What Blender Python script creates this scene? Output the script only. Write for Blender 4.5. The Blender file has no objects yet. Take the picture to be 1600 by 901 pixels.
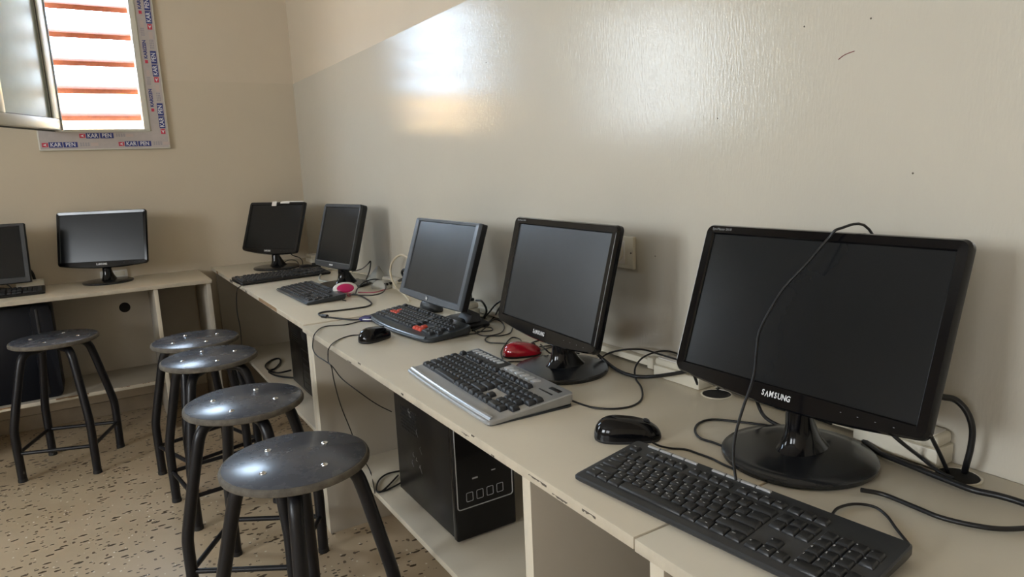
import bpy, bmesh, math, random
from mathutils import Matrix, Vector
PI = math.pi
S = bpy.context.scene
COL = S.collection

# ---------------------------------------------------------------- camera
cam_data = bpy.data.cameras.new('camera')
cam = bpy.data.objects.new('camera', cam_data)
COL.objects.link(cam)
cam_data.sensor_width = 36.0
cam_data.lens = 1064.5 / 1600 * 36
cam_data.clip_start = 0.02
cam.matrix_world = Matrix(((0.84683016, 0.12757397, -0.51633668, -1.1013),
                           (-0.53022508, 0.12635695, -0.8383885, -4.0823),
                           (-0.04171382, 0.98374733, 0.17464579, 1.20),
                           (0, 0, 0, 1)))
S.camera = cam
S.view_settings.view_transform = 'Standard'
S.view_settings.look = 'None'
S.view_settings.gamma = 1
S.view_settings.use_curve_mapping = False
S.view_settings.exposure = 0.95

# ---------------------------------------------------------------- sky, sun, daylight in the back window, added fill on the left
world = bpy.data.worlds.new('sky'); S.world = world; world.use_nodes = True
bg = world.node_tree.nodes['Background']
bg.inputs[0].default_value = (0.60, 0.79, 1.0, 1)
bg.inputs[1].default_value = 15
sun = bpy.data.lights.new('sun', 'SUN'); sun.energy = 28; sun.angle = 0.01; sun.color = (1, .93, .8)
so = bpy.data.objects.new('sun', sun); COL.objects.link(so)
so.rotation_euler = Vector((-.30, -.70, .65)).to_track_quat('Z', 'Y').to_euler()
def daylight(name, loc, rot, sx, sy, e, col):
    l = bpy.data.lights.new(name, 'AREA'); l.shape = 'RECTANGLE'; l.size = sx; l.size_y = sy
    l.energy = e; l.color = col
    o = bpy.data.objects.new(name, l); COL.objects.link(o); o.location = loc; o.rotation_euler = rot
    return o
daylight('window_daylight_back', (-2.95, 0.10, 1.90), (-PI/2, 0, 0), 1.0, 1.0, 23, (.78, .89, 1.0))
daylight('window_daylight_left', (-5.30, -3.3, 1.90), (0, -PI/2, 0), 1.0, 1.4, 52, (.88, .94, 1.0))  # added fill lamp in a made-up left window
daylight('window_daylight_left', (-5.30, -5.5, 1.90), (0, -PI/2, 0), 1.0, 1.4, 24, (.92, .95, 1.0))  # second added fill lamp, farther along the left wall
por = daylight('window_portal', (-.96, .18, 1.88), (-PI/2, 0, 0), .46, .9, 1, (1, 1, 1))
por.data.cycles.is_portal = True

# ---------------------------------------------------------------- materials
def mat(name, col, rough=.5, metal=0, bump=0, bscale=60, var=0, vscale=6, coat=0, spec=.5, stretch=None, rvar=0):
    m = bpy.data.materials.new(name); m.use_nodes = True
    nt = m.node_tree; b = nt.nodes['Principled BSDF']
    b.inputs['Base Color'].default_value = (*col, 1)
    b.inputs['Roughness'].default_value = rough
    b.inputs['Metallic'].default_value = metal
    b.inputs['Specular IOR Level'].default_value = spec
    if coat: b.inputs['Coat Weight'].default_value = coat; b.inputs['Coat Roughness'].default_value = .08
    tc = nt.nodes.new('ShaderNodeTexCoord'); src = tc.outputs['Object']
    if stretch:
        mp = nt.nodes.new('ShaderNodeMapping'); mp.inputs['Scale'].default_value = stretch
        nt.links.new(src, mp.inputs[0]); src = mp.outputs[0]
    if bump:
        n = nt.nodes.new('ShaderNodeTexNoise'); n.inputs['Scale'].default_value = bscale; n.inputs['Detail'].default_value = 3
        bp = nt.nodes.new('ShaderNodeBump'); bp.inputs['Strength'].default_value = bump; bp.inputs['Distance'].default_value = .004
        nt.links.new(src, n.inputs['Vector']); nt.links.new(n.outputs['Fac'], bp.inputs['Height']); nt.links.new(bp.outputs[0], b.inputs['Normal'])
    if var or rvar:
        n = nt.nodes.new('ShaderNodeTexNoise'); n.inputs['Scale'].default_value = vscale; n.inputs['Detail'].default_value = 5
        n.inputs['Roughness'].default_value = .65
        nt.links.new(tc.outputs['Object'], n.inputs['Vector'])
    if var:
        r = nt.nodes.new('ShaderNodeMapRange'); r.inputs[1].default_value = .3; r.inputs[2].default_value = .7
        r.inputs[3].default_value = 1 - var; r.inputs[4].default_value = 1 + var
        mx = nt.nodes.new('ShaderNodeVectorMath'); mx.operation = 'SCALE'; mx.inputs[0].default_value = col
        nt.links.new(n.outputs['Fac'], r.inputs[0]); nt.links.new(r.outputs[0], mx.inputs['Scale']); nt.links.new(mx.outputs[0], b.inputs['Base Color'])
    if rvar:
        r = nt.nodes.new('ShaderNodeMapRange'); r.inputs[1].default_value = .3; r.inputs[2].default_value = .7
        r.inputs[3].default_value = rough - rvar; r.inputs[4].default_value = rough + rvar
        nt.links.new(n.outputs['Fac'], r.inputs[0]); nt.links.new(r.outputs[0], b.inputs['Roughness'])
    return m

def terrazzo():
    m = bpy.data.materials.new('terrazzo'); m.use_nodes = True
    nt = m.node_tree; b = nt.nodes['Principled BSDF']; L = nt.links.new
    tc = nt.nodes.new('ShaderNodeTexCoord')
    def mapping(sc, rot=0):
        mp = nt.nodes.new('ShaderNodeMapping'); mp.inputs['Scale'].default_value = sc; mp.inputs['Rotation'].default_value = (0, 0, rot)
        L(tc.outputs['Object'], mp.inputs[0]); return mp.outputs[0]
    nz = nt.nodes.new('ShaderNodeTexNoise'); nz.inputs['Scale'].default_value = 5; nz.inputs['Detail'].default_value = 4
    L(tc.outputs['Object'], nz.inputs['Vector'])
    base = nt.nodes.new('ShaderNodeValToRGB'); base.color_ramp.elements[0].color = (.52, .40, .255, 1); base.color_ramp.elements[1].color = (.66, .54, .385, 1)
    L(nz.outputs['Fac'], base.inputs[0]); prev = base.outputs[0]
    for sc, rot, thr, frac, colr in (((20, 46, 1), .5, .27, .45, (.085, .055, .03, 1)), ((46, 30, 1), -.4, .22, .30, (.20, .14, .09, 1)),
                                     ((40, 80, 1), .9, .26, .30, (.06, .045, .03, 1)), ((70, 50, 1), .9, .22, .12, (.80, .74, .62, 1))):
        dn = nt.nodes.new('ShaderNodeTexNoise'); dn.inputs['Scale'].default_value = 90; L(tc.outputs['Object'], dn.inputs['Vector'])
        v = nt.nodes.new('ShaderNodeTexVoronoi'); v.inputs['Scale'].default_value = 1; L(mapping(sc, rot), v.inputs['Vector'])
        ad = nt.nodes.new('ShaderNodeMath'); ad.operation = 'MULTIPLY_ADD'; ad.inputs[1].default_value = .35; L(dn.outputs['Fac'], ad.inputs[0]); L(v.outputs['Distance'], ad.inputs[2])
        lt = nt.nodes.new('ShaderNodeMath'); lt.operation = 'LESS_THAN'; lt.inputs[1].default_value = thr + .175; L(ad.outputs[0], lt.inputs[0])
        sp = nt.nodes.new('ShaderNodeSeparateColor'); L(v.outputs['Color'], sp.inputs[0])
        l2 = nt.nodes.new('ShaderNodeMath'); l2.operation = 'LESS_THAN'; l2.inputs[1].default_value = frac; L(sp.outputs[0], l2.inputs[0])
        mu = nt.nodes.new('ShaderNodeMath'); mu.operation = 'MULTIPLY'; L(lt.outputs[0], mu.inputs[0]); L(l2.outputs[0], mu.inputs[1])
        mx = nt.nodes.new('ShaderNodeMix'); mx.data_type = 'RGBA'; L(mu.outputs[0], mx.inputs[0]); L(prev, mx.inputs[6]); mx.inputs[7].default_value = colr
        prev = mx.outputs[2]
    L(prev, b.inputs['Base Color']); b.inputs['Roughness'].default_value = .35
    return m

M = {}
M['wall'] = mat('wall_paint', (.66, .57, .445), .62, bump=.10, bscale=55, var=.025, vscale=2.2)
M['wall_gloss'] = mat('wall_gloss_paint', (.60, .56, .475), .165, bump=.115, bscale=220, var=.025, vscale=1.8, stretch=(1, 1, .22), spec=.5)
M['wall_satin'] = mat('wall_satin_paint', (.63, .545, .42), .42, bump=.08, bscale=90, var=.025, vscale=1.8)
M['ceiling'] = mat('ceiling_paint', (.50, .47, .42), .85)
M['floor'] = terrazzo()
M['outside'] = mat('outside_plaster', (.80, .52, .22), .9, var=.05)
M['outside_ground'] = mat('outside_ground', (.45, .36, .25), .95, var=.1)
M['tile'] = mat('skirting_tile', (.42, .35, .26), .45, var=.1, vscale=12)
M['upvc'] = mat('white_window_plastic', (.74, .72, .64), .35)
M['gasket'] = mat('window_gasket', (.12, .12, .11), .6)
M['film'] = mat('protective_film', (.52, .47, .46), .30, var=.06, vscale=30, bump=.1, bscale=50)
M['film_blue'] = mat('film_blue', (.035, .05, .23), .35)
M['film_red'] = mat('film_red', (.62, .05, .10), .35)
M['film_white'] = mat('film_white', (.80, .80, .84), .35)
M['film_grey'] = mat('film_grey', (.28, .27, .33), .4)
M['film_pink'] = mat('film_pink', (.58, .48, .45), .4)
M['slat'] = mat('terracotta_slat', (.50, .15, .07), .6, var=.2, vscale=25)
M['frost'] = mat('frosted_window_pane', (.70, .72, .72), .6)  # opaque off-white, added to keep the sky out
M['glass'] = mat('frosted_pane', (.42, .46, .40), .25, var=.08, vscale=5)
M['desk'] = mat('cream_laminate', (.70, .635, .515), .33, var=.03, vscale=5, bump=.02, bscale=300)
M['desk_under'] = mat('grey_cream_panel', (.50, .455, .38), .5, var=.03, vscale=4)  # cream laminate with the under-desk shade mixed into its colour
M['desk_edge'] = mat('desk_edge_band', (.60, .535, .425), .45, var=.10, vscale=22)
M['chip'] = mat('bare_chipboard', (.30, .19, .10), .9, var=.3, vscale=140)
M['scuff'] = mat('edge_scuff', (.12, .10, .08), .8)
M['black'] = mat('black_plastic', (.006, .006, .007), .32, rvar=.02, vscale=9, spec=.4)
M['gloss'] = mat('gloss_black_plastic', (.004, .004, .005), .11, rvar=.01, vscale=7, spec=.36)
M['base'] = mat('dusty_black_base', (.014, .015, .017), .20, var=.35, vscale=12, rvar=.06)
M['matteblack'] = mat('matte_black_plastic', (.018, .018, .020), .5, var=.2, vscale=20)
M['chrome'] = mat('chrome', (.75, .76, .78), .12, metal=1)
M['screen'] = mat('lcd_screen', (.0075, .0085, .0095), .22, var=.05, vscale=4, spec=.28)
M['screen_dusty'] = mat('dusty_lcd_screen', (.020, .021, .022), .31, var=.22, vscale=6, spec=.40)
M['hp_bezel'] = mat('blue_grey_bezel', (.085, .10, .12), .32, var=.12, vscale=14)
M['dark_bezel'] = mat('charcoal_bezel', (.028, .030, .033), .38, var=.15, vscale=14)
M['navy'] = mat('navy_black_case', (.004, .006, .012), .45, spec=.3)
M['logo'] = mat('white_print', (.72, .72, .72), .4)
M['logo_dim'] = mat('grey_print', (.28, .28, .28), .4)
M['key'] = mat('black_key', (.022, .024, .028), .42)
M['key_top'] = mat('near_key', (.020, .021, .023), .36)
M['key_red'] = mat('red_key', (.72, .085, .045), .45)
M['silver'] = mat('silver_plastic', (.42, .43, .44), .30, metal=.55, var=.05, vscale=20)
M['silver_key'] = mat('silver_media_key', (.62, .63, .64), .3, metal=.4)
M['kb_dark'] = mat('charcoal_keyboard', (.030, .036, .042), .32, rvar=.05)
M['kb_lip'] = mat('steel_blue_lip', (.085, .105, .125), .22)
M['red'] = mat('red_mouse_shell', (.34, .008, .018), .13, coat=.6)
M['magenta'] = mat('magenta_shell', (.55, .012, .12), .3)
M['white'] = mat('white_plastic', (.78, .75, .70), .35)
M['cream'] = mat('cream_socket_plastic', (.70, .65, .53), .38)
M['cable'] = mat('black_cable', (.008, .008, .009), .38)
M['cable_grey'] = mat('grey_cable', (.42, .41, .36), .5)
M['cable_beige'] = mat('beige_cable', (.60, .52, .38), .5)
M['cable_pink'] = mat('pink_cable', (.55, .15, .20), .5)
M['vga'] = mat('blue_vga_plug', (.022, .020, .14), .4)
M['hole'] = mat('dark_opening', (.010, .009, .008), .9)
M['stool_top'] = mat('worn_blue_grey_laminate', (.078, .086, .108), .27, var=.10, vscale=7, rvar=.03, bump=.02, bscale=90)
M['stool_edge'] = mat('worn_plywood_edge', (.125, .11, .088), .7, var=.4, vscale=40)
M['tube'] = mat('black_painted_tube', (.008, .008, .011), .34, rvar=.03, vscale=30, spec=.4)
M['case_line'] = mat('silver_line', (.45, .46, .47), .35, metal=.3)
M['ink'] = mat('pen_ink', (.20, .05, .05), .7)

# ---------------------------------------------------------------- mesh helpers
def obj(name, bm, m=None, parent=None, kind=None, angle=40, smooth=True):
    me = bpy.data.meshes.new(name)
    bmesh.ops.recalc_face_normals(bm, faces=bm.faces)
    bm.to_mesh(me); bm.free()
    for x in (m if isinstance(m, (list, tuple)) else [m]):
        if x: me.materials.append(M[x] if isinstance(x, str) else x)
    if smooth:
        me.polygons.foreach_set('use_smooth', [True] * len(me.polygons))
        me.set_sharp_from_angle(angle=math.radians(angle))
    o = bpy.data.objects.new(name, me); COL.objects.link(o)
    if parent: o.parent = parent
    if kind: o['kind'] = kind
    return o
def thing(name, label, cat, loc=(0, 0, 0), rz=0, group=None):
    o = bpy.data.objects.new(name, None); COL.objects.link(o); o.empty_display_size = .05
    o.location = loc; o.rotation_euler = (0, 0, rz); o['label'] = label; o['category'] = cat
    if group: o['group'] = group
    return o
def tag(o, label, cat, group=None):
    o['label'] = label; o['category'] = cat
    if group: o['group'] = group
    return o
def struct(name, bm, m, parent=None, **k):
    return obj(name, bm, m, parent, kind='structure', **k)
def box(bm, a, b, bev=0, seg=2, mi=0, mtx=None):
    r = bmesh.ops.create_cube(bm, size=1)
    vs = r['verts']
    c = [(a[i] + b[i]) / 2 for i in range(3)]; d = [abs(b[i] - a[i]) for i in range(3)]
    for v in vs: v.co = Vector((c[0] + v.co.x * d[0], c[1] + v.co.y * d[1], c[2] + v.co.z * d[2]))
    fs = list({f for v in vs for f in v.link_faces})
    if bev:
        es = list({e for v in vs for e in v.link_edges})
        rr = bmesh.ops.bevel(bm, geom=es, offset=bev, segments=seg, affect='EDGES', profile=.5)
        fs = list({f for v in rr['verts'] for f in v.link_faces} | {f for f in fs if f.is_valid})
    for f in fs: f.material_index = mi
    if mtx is not None:
        for v in {v for f in fs for v in f.verts}: v.co = mtx @ v.co
    return fs
def rings(bm, secs, close=True, cap=True, mi=0):
    """loft through closed rings of equal point count"""
    rs = [[bm.verts.new(p) for p in s] for s in secs]
    n = len(rs[0])
    for a, b in zip(rs, rs[1:]):
        for i in range(n):
            f = bm.faces.new((a[i], a[(i + 1) % n], b[(i + 1) % n], b[i])); f.material_index = mi
    if cap:
        for r in (rs[0], rs[-1]):
            f = bm.faces.new(r); f.material_index = mi
    return rs
def circ(c, r, n=32, z=None, sy=1, ph=0):
    return [Vector((c[0] + r * math.cos(2*PI*i/n + ph), c[1] + r * sy * math.sin(2*PI*i/n + ph), c[2] if z is None else z)) for i in range(n)]
def lathe(bm, prof, c=(0, 0, 0), n=40, sy=1, mi=0, cap=True):
    rings(bm, [circ((c[0], c[1], c[2] + z), r, n, sy=sy) for r, z in prof], mi=mi, cap=cap)
def rrect(w, h, r, k=5, cx=0, cy=0):
    p = []
    for (sx, sy, a0) in ((1, 1, 0), (-1, 1, PI/2), (-1, -1, PI), (1, -1, 3*PI/2)):
        for i in range(k + 1):
            a = a0 + i / k * PI/2
            p.append((cx + sx * (w/2 - r) + r * math.cos(a), cy + sy * (h/2 - r) + r * math.sin(a)))
    return p
def smooth_path(pts, sub=5):
    P = [Vector(p) for p in pts]
    if len(P) < 3: return P
    out = []
    Q = [P[0] * 2 - P[1]] + P + [P[-1] * 2 - P[-2]]
    for i in range(1, len(Q) - 2):
        a, b, c, d = Q[i-1:i+3]
        for k in range(sub):
            t = k / sub
            out.append(.5 * ((2*b) + (c - a) * t + (2*a - 5*b + 4*c - d) * t*t + (3*b - a - 3*c + d) * t**3))
    out.append(P[-1]); return out
def tube(bm, pts, r, n=8, sub=5, smooth=True, sq=1, mi=0, radii=None):
    P = smooth_path(pts, sub) if smooth else [Vector(p) for p in pts]
    secs = []; up = None
    for i, p in enumerate(P):
        t = (P[min(i+1, len(P)-1)] - P[max(i-1, 0)])
        if t.length < 1e-9: t = Vector((0, 0, 1))
        t.normalize()
        if up is None: up = t.orthogonal().normalized()
        up = (up - t * up.dot(t))
        if up.length < 1e-6: up = t.orthogonal()
        up.normalize(); s = t.cross(up)
        rr = r if radii is None else radii(i / (len(P) - 1))
        secs.append([p + up * rr * math.cos(2*PI*k/n) + s * rr * sq * math.sin(2*PI*k/n) for k in range(n)])
    rings(bm, secs, mi=mi)
def text_mesh(s, size, weight=0.0, depth=0.0, sx=1.0, align='CENTER'):
    cu = bpy.data.curves.new('t', 'FONT'); cu.body = s; cu.size = size; cu.offset = weight; cu.extrude = depth
    cu.align_x = align; cu.align_y = 'CENTER'; cu.resolution_u = 2
    o = bpy.data.objects.new('t', cu); COL.objects.link(o)
    dg = bpy.context.evaluated_depsgraph_get(); dg.update()
    me = bpy.data.meshes.new_from_object(o.evaluated_get(dg))
    bpy.data.objects.remove(o); bpy.data.curves.remove(cu)
    for v in me.vertices: v.co.x *= sx
    return me
def add_text(bm, s, size, mtx, weight=0.0, depth=.0002, sx=1.0, mi=0, align='CENTER'):
    me = text_mesh(s, size, weight, depth, sx, align)
    n0 = len(bm.verts); nf = len(bm.faces)
    bm.from_mesh(me); bm.verts.ensure_lookup_table(); bm.faces.ensure_lookup_table()
    for v in bm.verts[n0:]: v.co = mtx @ v.co
    for f in bm.faces[nf:]: f.material_index = mi
    bpy.data.meshes.remove(me)
def T3(x, y, z): return Matrix.Translation((x, y, z))
def basis(o, ex, ey, ez):
    return Matrix(((ex[0], ey[0], ez[0], o[0]), (ex[1], ey[1], ez[1], o[1]), (ex[2], ey[2], ez[2], o[2]), (0, 0, 0, 1)))

# ================================================================ THE ROOM
H = .72
bm = bmesh.new(); box(bm, (-5.6, -6.8, -.1), (.2, .3, 0)); struct('floor', bm, 'floor')
bm = bmesh.new(); box(bm, (-5.6, -6.8, 3.0), (.2, .3, 3.15)); struct('ceiling', bm, 'ceiling')
W1 = (-1.165, -.762, 1.463, 2.30); W2 = (-3.45, -2.45, 1.40, 2.40)
bm = bmesh.new()
for a, b in (((-5.4, 0, 0), (W2[0], .16, 3)), ((W2[0], 0, 0), (W2[1], .16, W2[2])), ((W2[0], 0, W2[3]), (W2[1], .16, 3)),
             ((W2[1], 0, 0), (W1[0], .16, 3)), ((W1[0], 0, 0), (W1[1], .16, W1[2])), ((W1[0], 0, W1[3]), (W1[1], .16, 3)), ((W1[1], 0, 0), (.2, .16, 3))):
    box(bm, a, b)
bmesh.ops.remove_doubles(bm, verts=bm.verts, dist=1e-5)
PAINT = 1.722
bmesh.ops.bisect_plane(bm, geom=list(bm.verts) + list(bm.edges) + list(bm.faces), plane_co=(0, 0, PAINT), plane_no=(0, 0, 1))
for f in bm.faces: f.material_index = 0 if f.calc_center_median().z < PAINT else 1
struct('wall_back', bm, ['wall_satin', 'wall'], smooth=False)
bm = bmesh.new(); box(bm, (0, -6.6, 0), (.16, 0, PAINT), mi=0); box(bm, (.0015, -6.6, PAINT), (.16, 0, 3), mi=1)
wr = struct('wall_right', bm, ['wall_gloss', 'wall'], smooth=False)
bm = bmesh.new(); tube(bm, [(-.0004, -3.367, 1.355), (-.0004, -3.376, 1.3600), (-.0004, -3.385, 1.3625), (-.0004, -3.395, 1.364)], .0007, n=6)
struct('pen_mark', bm, 'ink', wr)
bm = bmesh.new()
for y, z in ((-3.42, 1.41), (-2.93, .985), (-3.50, 1.165), (-3.30, 1.42), (-2.20, 1.52), (-3.11, 1.28)):
    lathe(bm, [(.0016, 0), (.0010, .0009)], n=8); 
    for v in bm.verts[-16:] if False else []: pass
    bm.verts.ensure_lookup_table()
    for v in bm.verts[-16:]: v.co = Vector((-v.co.z, y + v.co.x, z + v.co.y))
struct('paint_specks', bm, 'scuff', wr)
bm = bmesh.new()
WL = ((-4.0, -2.6), (-6.2, -4.8))
for a, b in (((-5.4, -6.6, 0), (-5.2, WL[1][0], 3)), ((-5.4, WL[1][0], 0), (-5.2, WL[1][1], 1.35)), ((-5.4, WL[1][0], 2.45), (-5.2, WL[1][1], 3)),
             ((-5.4, WL[1][1], 0), (-5.2, WL[0][0], 3)), ((-5.4, WL[0][0], 0), (-5.2, WL[0][1], 1.35)), ((-5.4, WL[0][0], 2.45), (-5.2, WL[0][1], 3)),
             ((-5.4, WL[0][1], 0), (-5.2, 0, 3))):
    box(bm, a, b)
bmesh.ops.remove_doubles(bm, verts=bm.verts, dist=1e-5)
struct('wall_left', bm, 'wall', smooth=False)
bm = bmesh.new(); box(bm, (-5.4, -6.76, 0), (.16, -6.6, 3)); struct('wall_front', bm, 'wall')
bm = bmesh.new(); box(bm, (-5.2, -.012, 0), (-.64, 0, .075), bev=.003); struct('baseboard_back', bm, 'tile')
# outside the window
bm = bmesh.new(); box(bm, (-14, .3, -.3), (10, 14, -.1)); struct('outside_ground', bm, 'outside_ground')
bm = bmesh.new(); box(bm, (-12, 6.0, -.1), (10, 6.2, 2.28)); box(bm, (-12, 5.95, 2.28), (10, 6.25, 2.36)); struct('outside_wall', bm, 'outside')

# ---- window_1 with its film-wrapped frame, open sash and terracotta louvre slats
win = bpy.data.objects.new('window_1', None); COL.objects.link(win); win.location = (-.96, 0, 1.463); win['kind'] = 'structure'
def wpart(name, bm, m, parent=win, **k):
    for v in bm.verts: v.co -= Vector((-.96, 0, 1.463))
    return obj(name, bm, m, parent, **k)
FO = (-1.2506, -.676, 1.374, 2.385)
bm = bmesh.new()
fz = (-.022, -.0002)
box(bm, (FO[0], fz[0], FO[2]), (FO[1], fz[1], W1[2] + .004), bev=.003)
box(bm, (W1[1] - .004, fz[0], W1[2] + .004), (FO[1], fz[1], W1[3]), bev=.003)
box(bm, (FO[0], fz[0], W1[2] + .004), (W1[0] + .004, fz[1], W1[3]), bev=.003)
box(bm, (FO[0], fz[0], W1[3]), (FO[1], fz[1], FO[3]), bev=.003)
# inner jamb profile
J = .026
box(bm, (W1[0], -.030, W1[2]), (W1[1], .07, W1[2] + J * .45), bev=.002)
box(bm, (W1[1] - J, -.030, W1[2] + J * .45), (W1[1], .07, W1[3] - .01), bev=.002)
box(bm, (W1[0], -.030, W1[2] + J * .45), (W1[0] + J * .6, .07, W1[3] - .01), bev=.002)
box(bm, (W1[0], -.030, W1[3] - .03), (W1[1], .07, W1[3]), bev=.002)
wpart('window_frame', bm, 'upvc')
bm = bmesh.new()
fy = (-.0232, -.0221)
i_ = .006
box(bm, (FO[0] + i_, fy[0], FO[2] + i_), (FO[1] - i_, fy[1], W1[2] - .002))
box(bm, (W1[1] + .006, fy[0], W1[2] - .002), (FO[1] - i_, fy[1], FO[3] - i_))
box(bm, (FO[0] + i_, fy[0], W1[2] - .002), (W1[0] - .006, fy[1], FO[3] - i_))
wpart('protective_film', bm, 'film')
def sticker(bm, cx, cz, s, rot, mirror=False, boxed=True):
    """printed strip of the film: red arrow block, blue KAR | PEN blocks, grey small print, pale pink blot"""
    ca, sa = math.cos(rot), math.sin(rot)
    def fr(u, v, d): return Matrix(((ca, -sa, 0, cx + ca * u - sa * v), (0, 0, -1, -.0232 - d), (sa, ca, 0, cz + sa * u + ca * v), (0, 0, 0, 1)))
    def blk(u0, u1, v0, v1, d, mi):
        p = [(u0, v0), (u1, v0), (u1, v1), (u0, v1)]
        vs = [bm.verts.new(fr(0, 0, d) @ Vector((x, y, 0))) for x, y in p]
        f = bm.faces.new(vs); f.material_index = mi
    if boxed:
        blk(-.086 * s, -.058 * s, -.011 * s, .011 * s, .0004, 1)
        vs = [bm.verts.new(fr(0, 0, .0008) @ Vector((x * s, y * s, 0))) for x, y in ((-.082, 0), (-.063, .008), (-.069, 0), (-.063, -.008))]
        bm.faces.new(vs).material_index = 2
        blk(-.055 * s, .008 * s, -.0145 * s, .0145 * s, .0004, 0)
        blk(.012 * s, .078 * s, -.0145 * s, .0145 * s, .0004, 0)
        add_text(bm, 'KAR', .030 * s, fr(-.0235 * s, -.0002, .0008), weight=.0004, sx=.88, mi=2, depth=.0001)
        add_text(bm, 'PEN', .030 * s, fr(.045 * s, -.0002, .0008), weight=.0004, sx=.88, mi=2, depth=.0001)
    else:
        blk(-.068 * s, -.050 * s, -.008 * s, .008 * s, .0004, 1)
        add_text(bm, 'KARIZEN', .025 * s, fr(.012 * s, 0, .0005), weight=.0008, sx=1.05, mi=0, depth=.0001)
    for k in range(3):
        for j in range(4):
            u = (.090 + .012 * j) * s
            blk(u, u + .008 * s, (-.008 + .007 * k) * s, (-.0045 + .007 * k) * s, .0004, 3)
    blk(.140 * s, .176 * s, -.009 * s, .009 * s, .0003, 4)
bm = bmesh.new()
sticker(bm, -1.000, 1.443, .90, 0); sticker(bm, -1.160, 1.401, .90, 0); sticker(bm, -.835, 1.401, .90, 0)
for z in (1.53, 1.79, 2.05, 2.31 - .03): sticker(bm, -.702, z, .95, PI/2) if z < 2.2 else None
for z in (1.62, 1.86, 2.10): sticker(bm, -.737, z, .85, PI/2, boxed=False)
wpart('film_lettering', bm, ['film_blue', 'film_red', 'film_white', 'film_grey', 'film_pink'], smooth=False)
bm = bmesh.new()
zz = [1.424, 1.559, 1.694, 1.829, 1.964, 2.099, 2.234]
for z in zz:
    m_ = Matrix.Translation((-.957, .135, z)) @ Matrix.Rotation(math.radians(32), 4, 'X')
    box(bm, (-.30, -.044, -.013), (.30, .044, .013), bev=.002, mtx=m_)
wpart('louvre_slats', bm, 'slat')
# open sash, hinged on the left jamb and swung into the room
sash = bpy.data.objects.new('window_sash', None); COL.objects.link(sash); sash.parent = win
sash.location = Vector((-1.163, -.030, 1.470)) - Vector((-.96, 0, 1.463)); sash.rotation_euler = (0, 0, math.atan2(-.355, -.200))
SW, SH, SF = .44, .82, .052
bm = bmesh.new()
def ring_frame(bm, w, h, f, y0, y1, bev=.004):
    box(bm, (0, y0, 0), (w, y1, f), bev=bev); box(bm, (0, y0, h - f), (w, y1, h), bev=bev)
    box(bm, (0, y0, f), (f, y1, h - f), bev=bev); box(bm, (w - f, y0, f), (w, y1, h - f), bev=bev)
ring_frame(bm, SW, SH, SF, -.022, .022)
o = obj('sash_frame', bm, 'upvc', win); o.location = sash.location; o.rotation_euler = sash.rotation_euler
bm = bmesh.new()
for s in (-1, 1):
    box(bm, (SF - .004, s * .012, SF - .004), (SW - SF + .004, s * .016, SF + .004)); box(bm, (SF - .004, s * .012, SH - SF - .004), (SW - SF + .004, s * .016, SH - SF + .004))
    box(bm, (SF - .004, s * .012, SF), (SF + .004, s * .016, SH - SF)); box(bm, (SW - SF - .004, s * .012, SF), (SW - SF + .004, s * .016, SH - SF))
box(bm, (.004, -.0235, -.006), (SW - .004, -.0120, .004)); box(bm, (-.004, .018, 0), (.004, .026, SH))
o = obj('sash_gasket', bm, 'gasket', win); o.location = sash.location; o.rotation_euler = sash.rotation_euler
bm = bmesh.new(); box(bm, (SF - .006, -.006, SF - .006), (SW - SF + .006, .006, SH - SF + .006))
o = obj('sash_pane', bm, 'glass', win); o.location = sash.location; o.rotation_euler = sash.rotation_euler
bm = bmesh.new()
for z in (.06, .72): lathe(bm, [(.008, z), (.008, z + .07)], c=(-.008, .0, 0), n=12)
o = obj('hinge', bm, 'upvc', win); o.location = sash.location; o.rotation_euler = sash.rotation_euler
bpy.data.objects.remove(sash)
# out-of-view windows: one on the back wall, a left pair added for fill
def plain_window(n, x0, x1, z0, z1, wall):
    bm = bmesh.new()
    def B(a, b):
        if wall == 'back': box(bm, (a[0], -.02, a[1]), (b[0], .05, b[1]), bev=.004)
        else: box(bm, (-5.25, a[0], a[1]), (-5.18, b[0], b[1]), bev=.004)
    B((x0, z0), (x1, z0 + .05)); B((x0, z1 - .05), (x1, z1)); B((x0, z0 + .05), (x0 + .05, z1 - .05)); B((x1 - .05, z0 + .05), (x1, z1 - .05))
    c = (x0 + x1) / 2; B((c - .025, z0 + .05), (c + .025, z1 - .05))
    w = struct('window_%d' % n, bm, 'upvc')
    bm = bmesh.new()
    if wall == 'back': box(bm, (x0, .125, z0), (x1, .140, z1))
    else: box(bm, (-5.345, x0, z0), (-5.330, x1, z1))
    obj('frosted_pane', bm, 'frost', w)  # opaque sheet added behind each area lamp to block the sky
plain_window(2, W2[0], W2[1], W2[2], W2[3], 'back')
plain_window(3, WL[0][0], WL[0][1], 1.35, 2.45, 'left')  # unseen window added around the first left fill lamp
plain_window(4, WL[1][0], WL[1][1], 1.35, 2.45, 'left')  # likewise added, for the second fill lamp

# ---- cable trunking and sockets on the right wall
bm = bmesh.new(); box(bm, (-.022, -2.93, H + .006), (-.0005, -1.95, H + .022), bev=.002); box(bm, (-.0235, -2.945, H + .001), (-.0005, -2.925, H + .028), bev=.002)
box(bm, (-.0225, -2.93, H + .0125), (-.0215, -1.95, H + .0145))
tag(obj('cable_trunking', bm, 'cream'), 'thin cream plastic cable trunking along the wall behind the middle monitors', 'trunking')
bm = bmesh.new(); box(bm, (-.022, -3.44, H + .006), (-.0005, -3.13, H + .022), bev=.002)
tag(obj('cable_trunking', bm, 'cream'), 'short cream trunking strip on the wall directly behind the nearest monitor', 'trunking')

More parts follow.
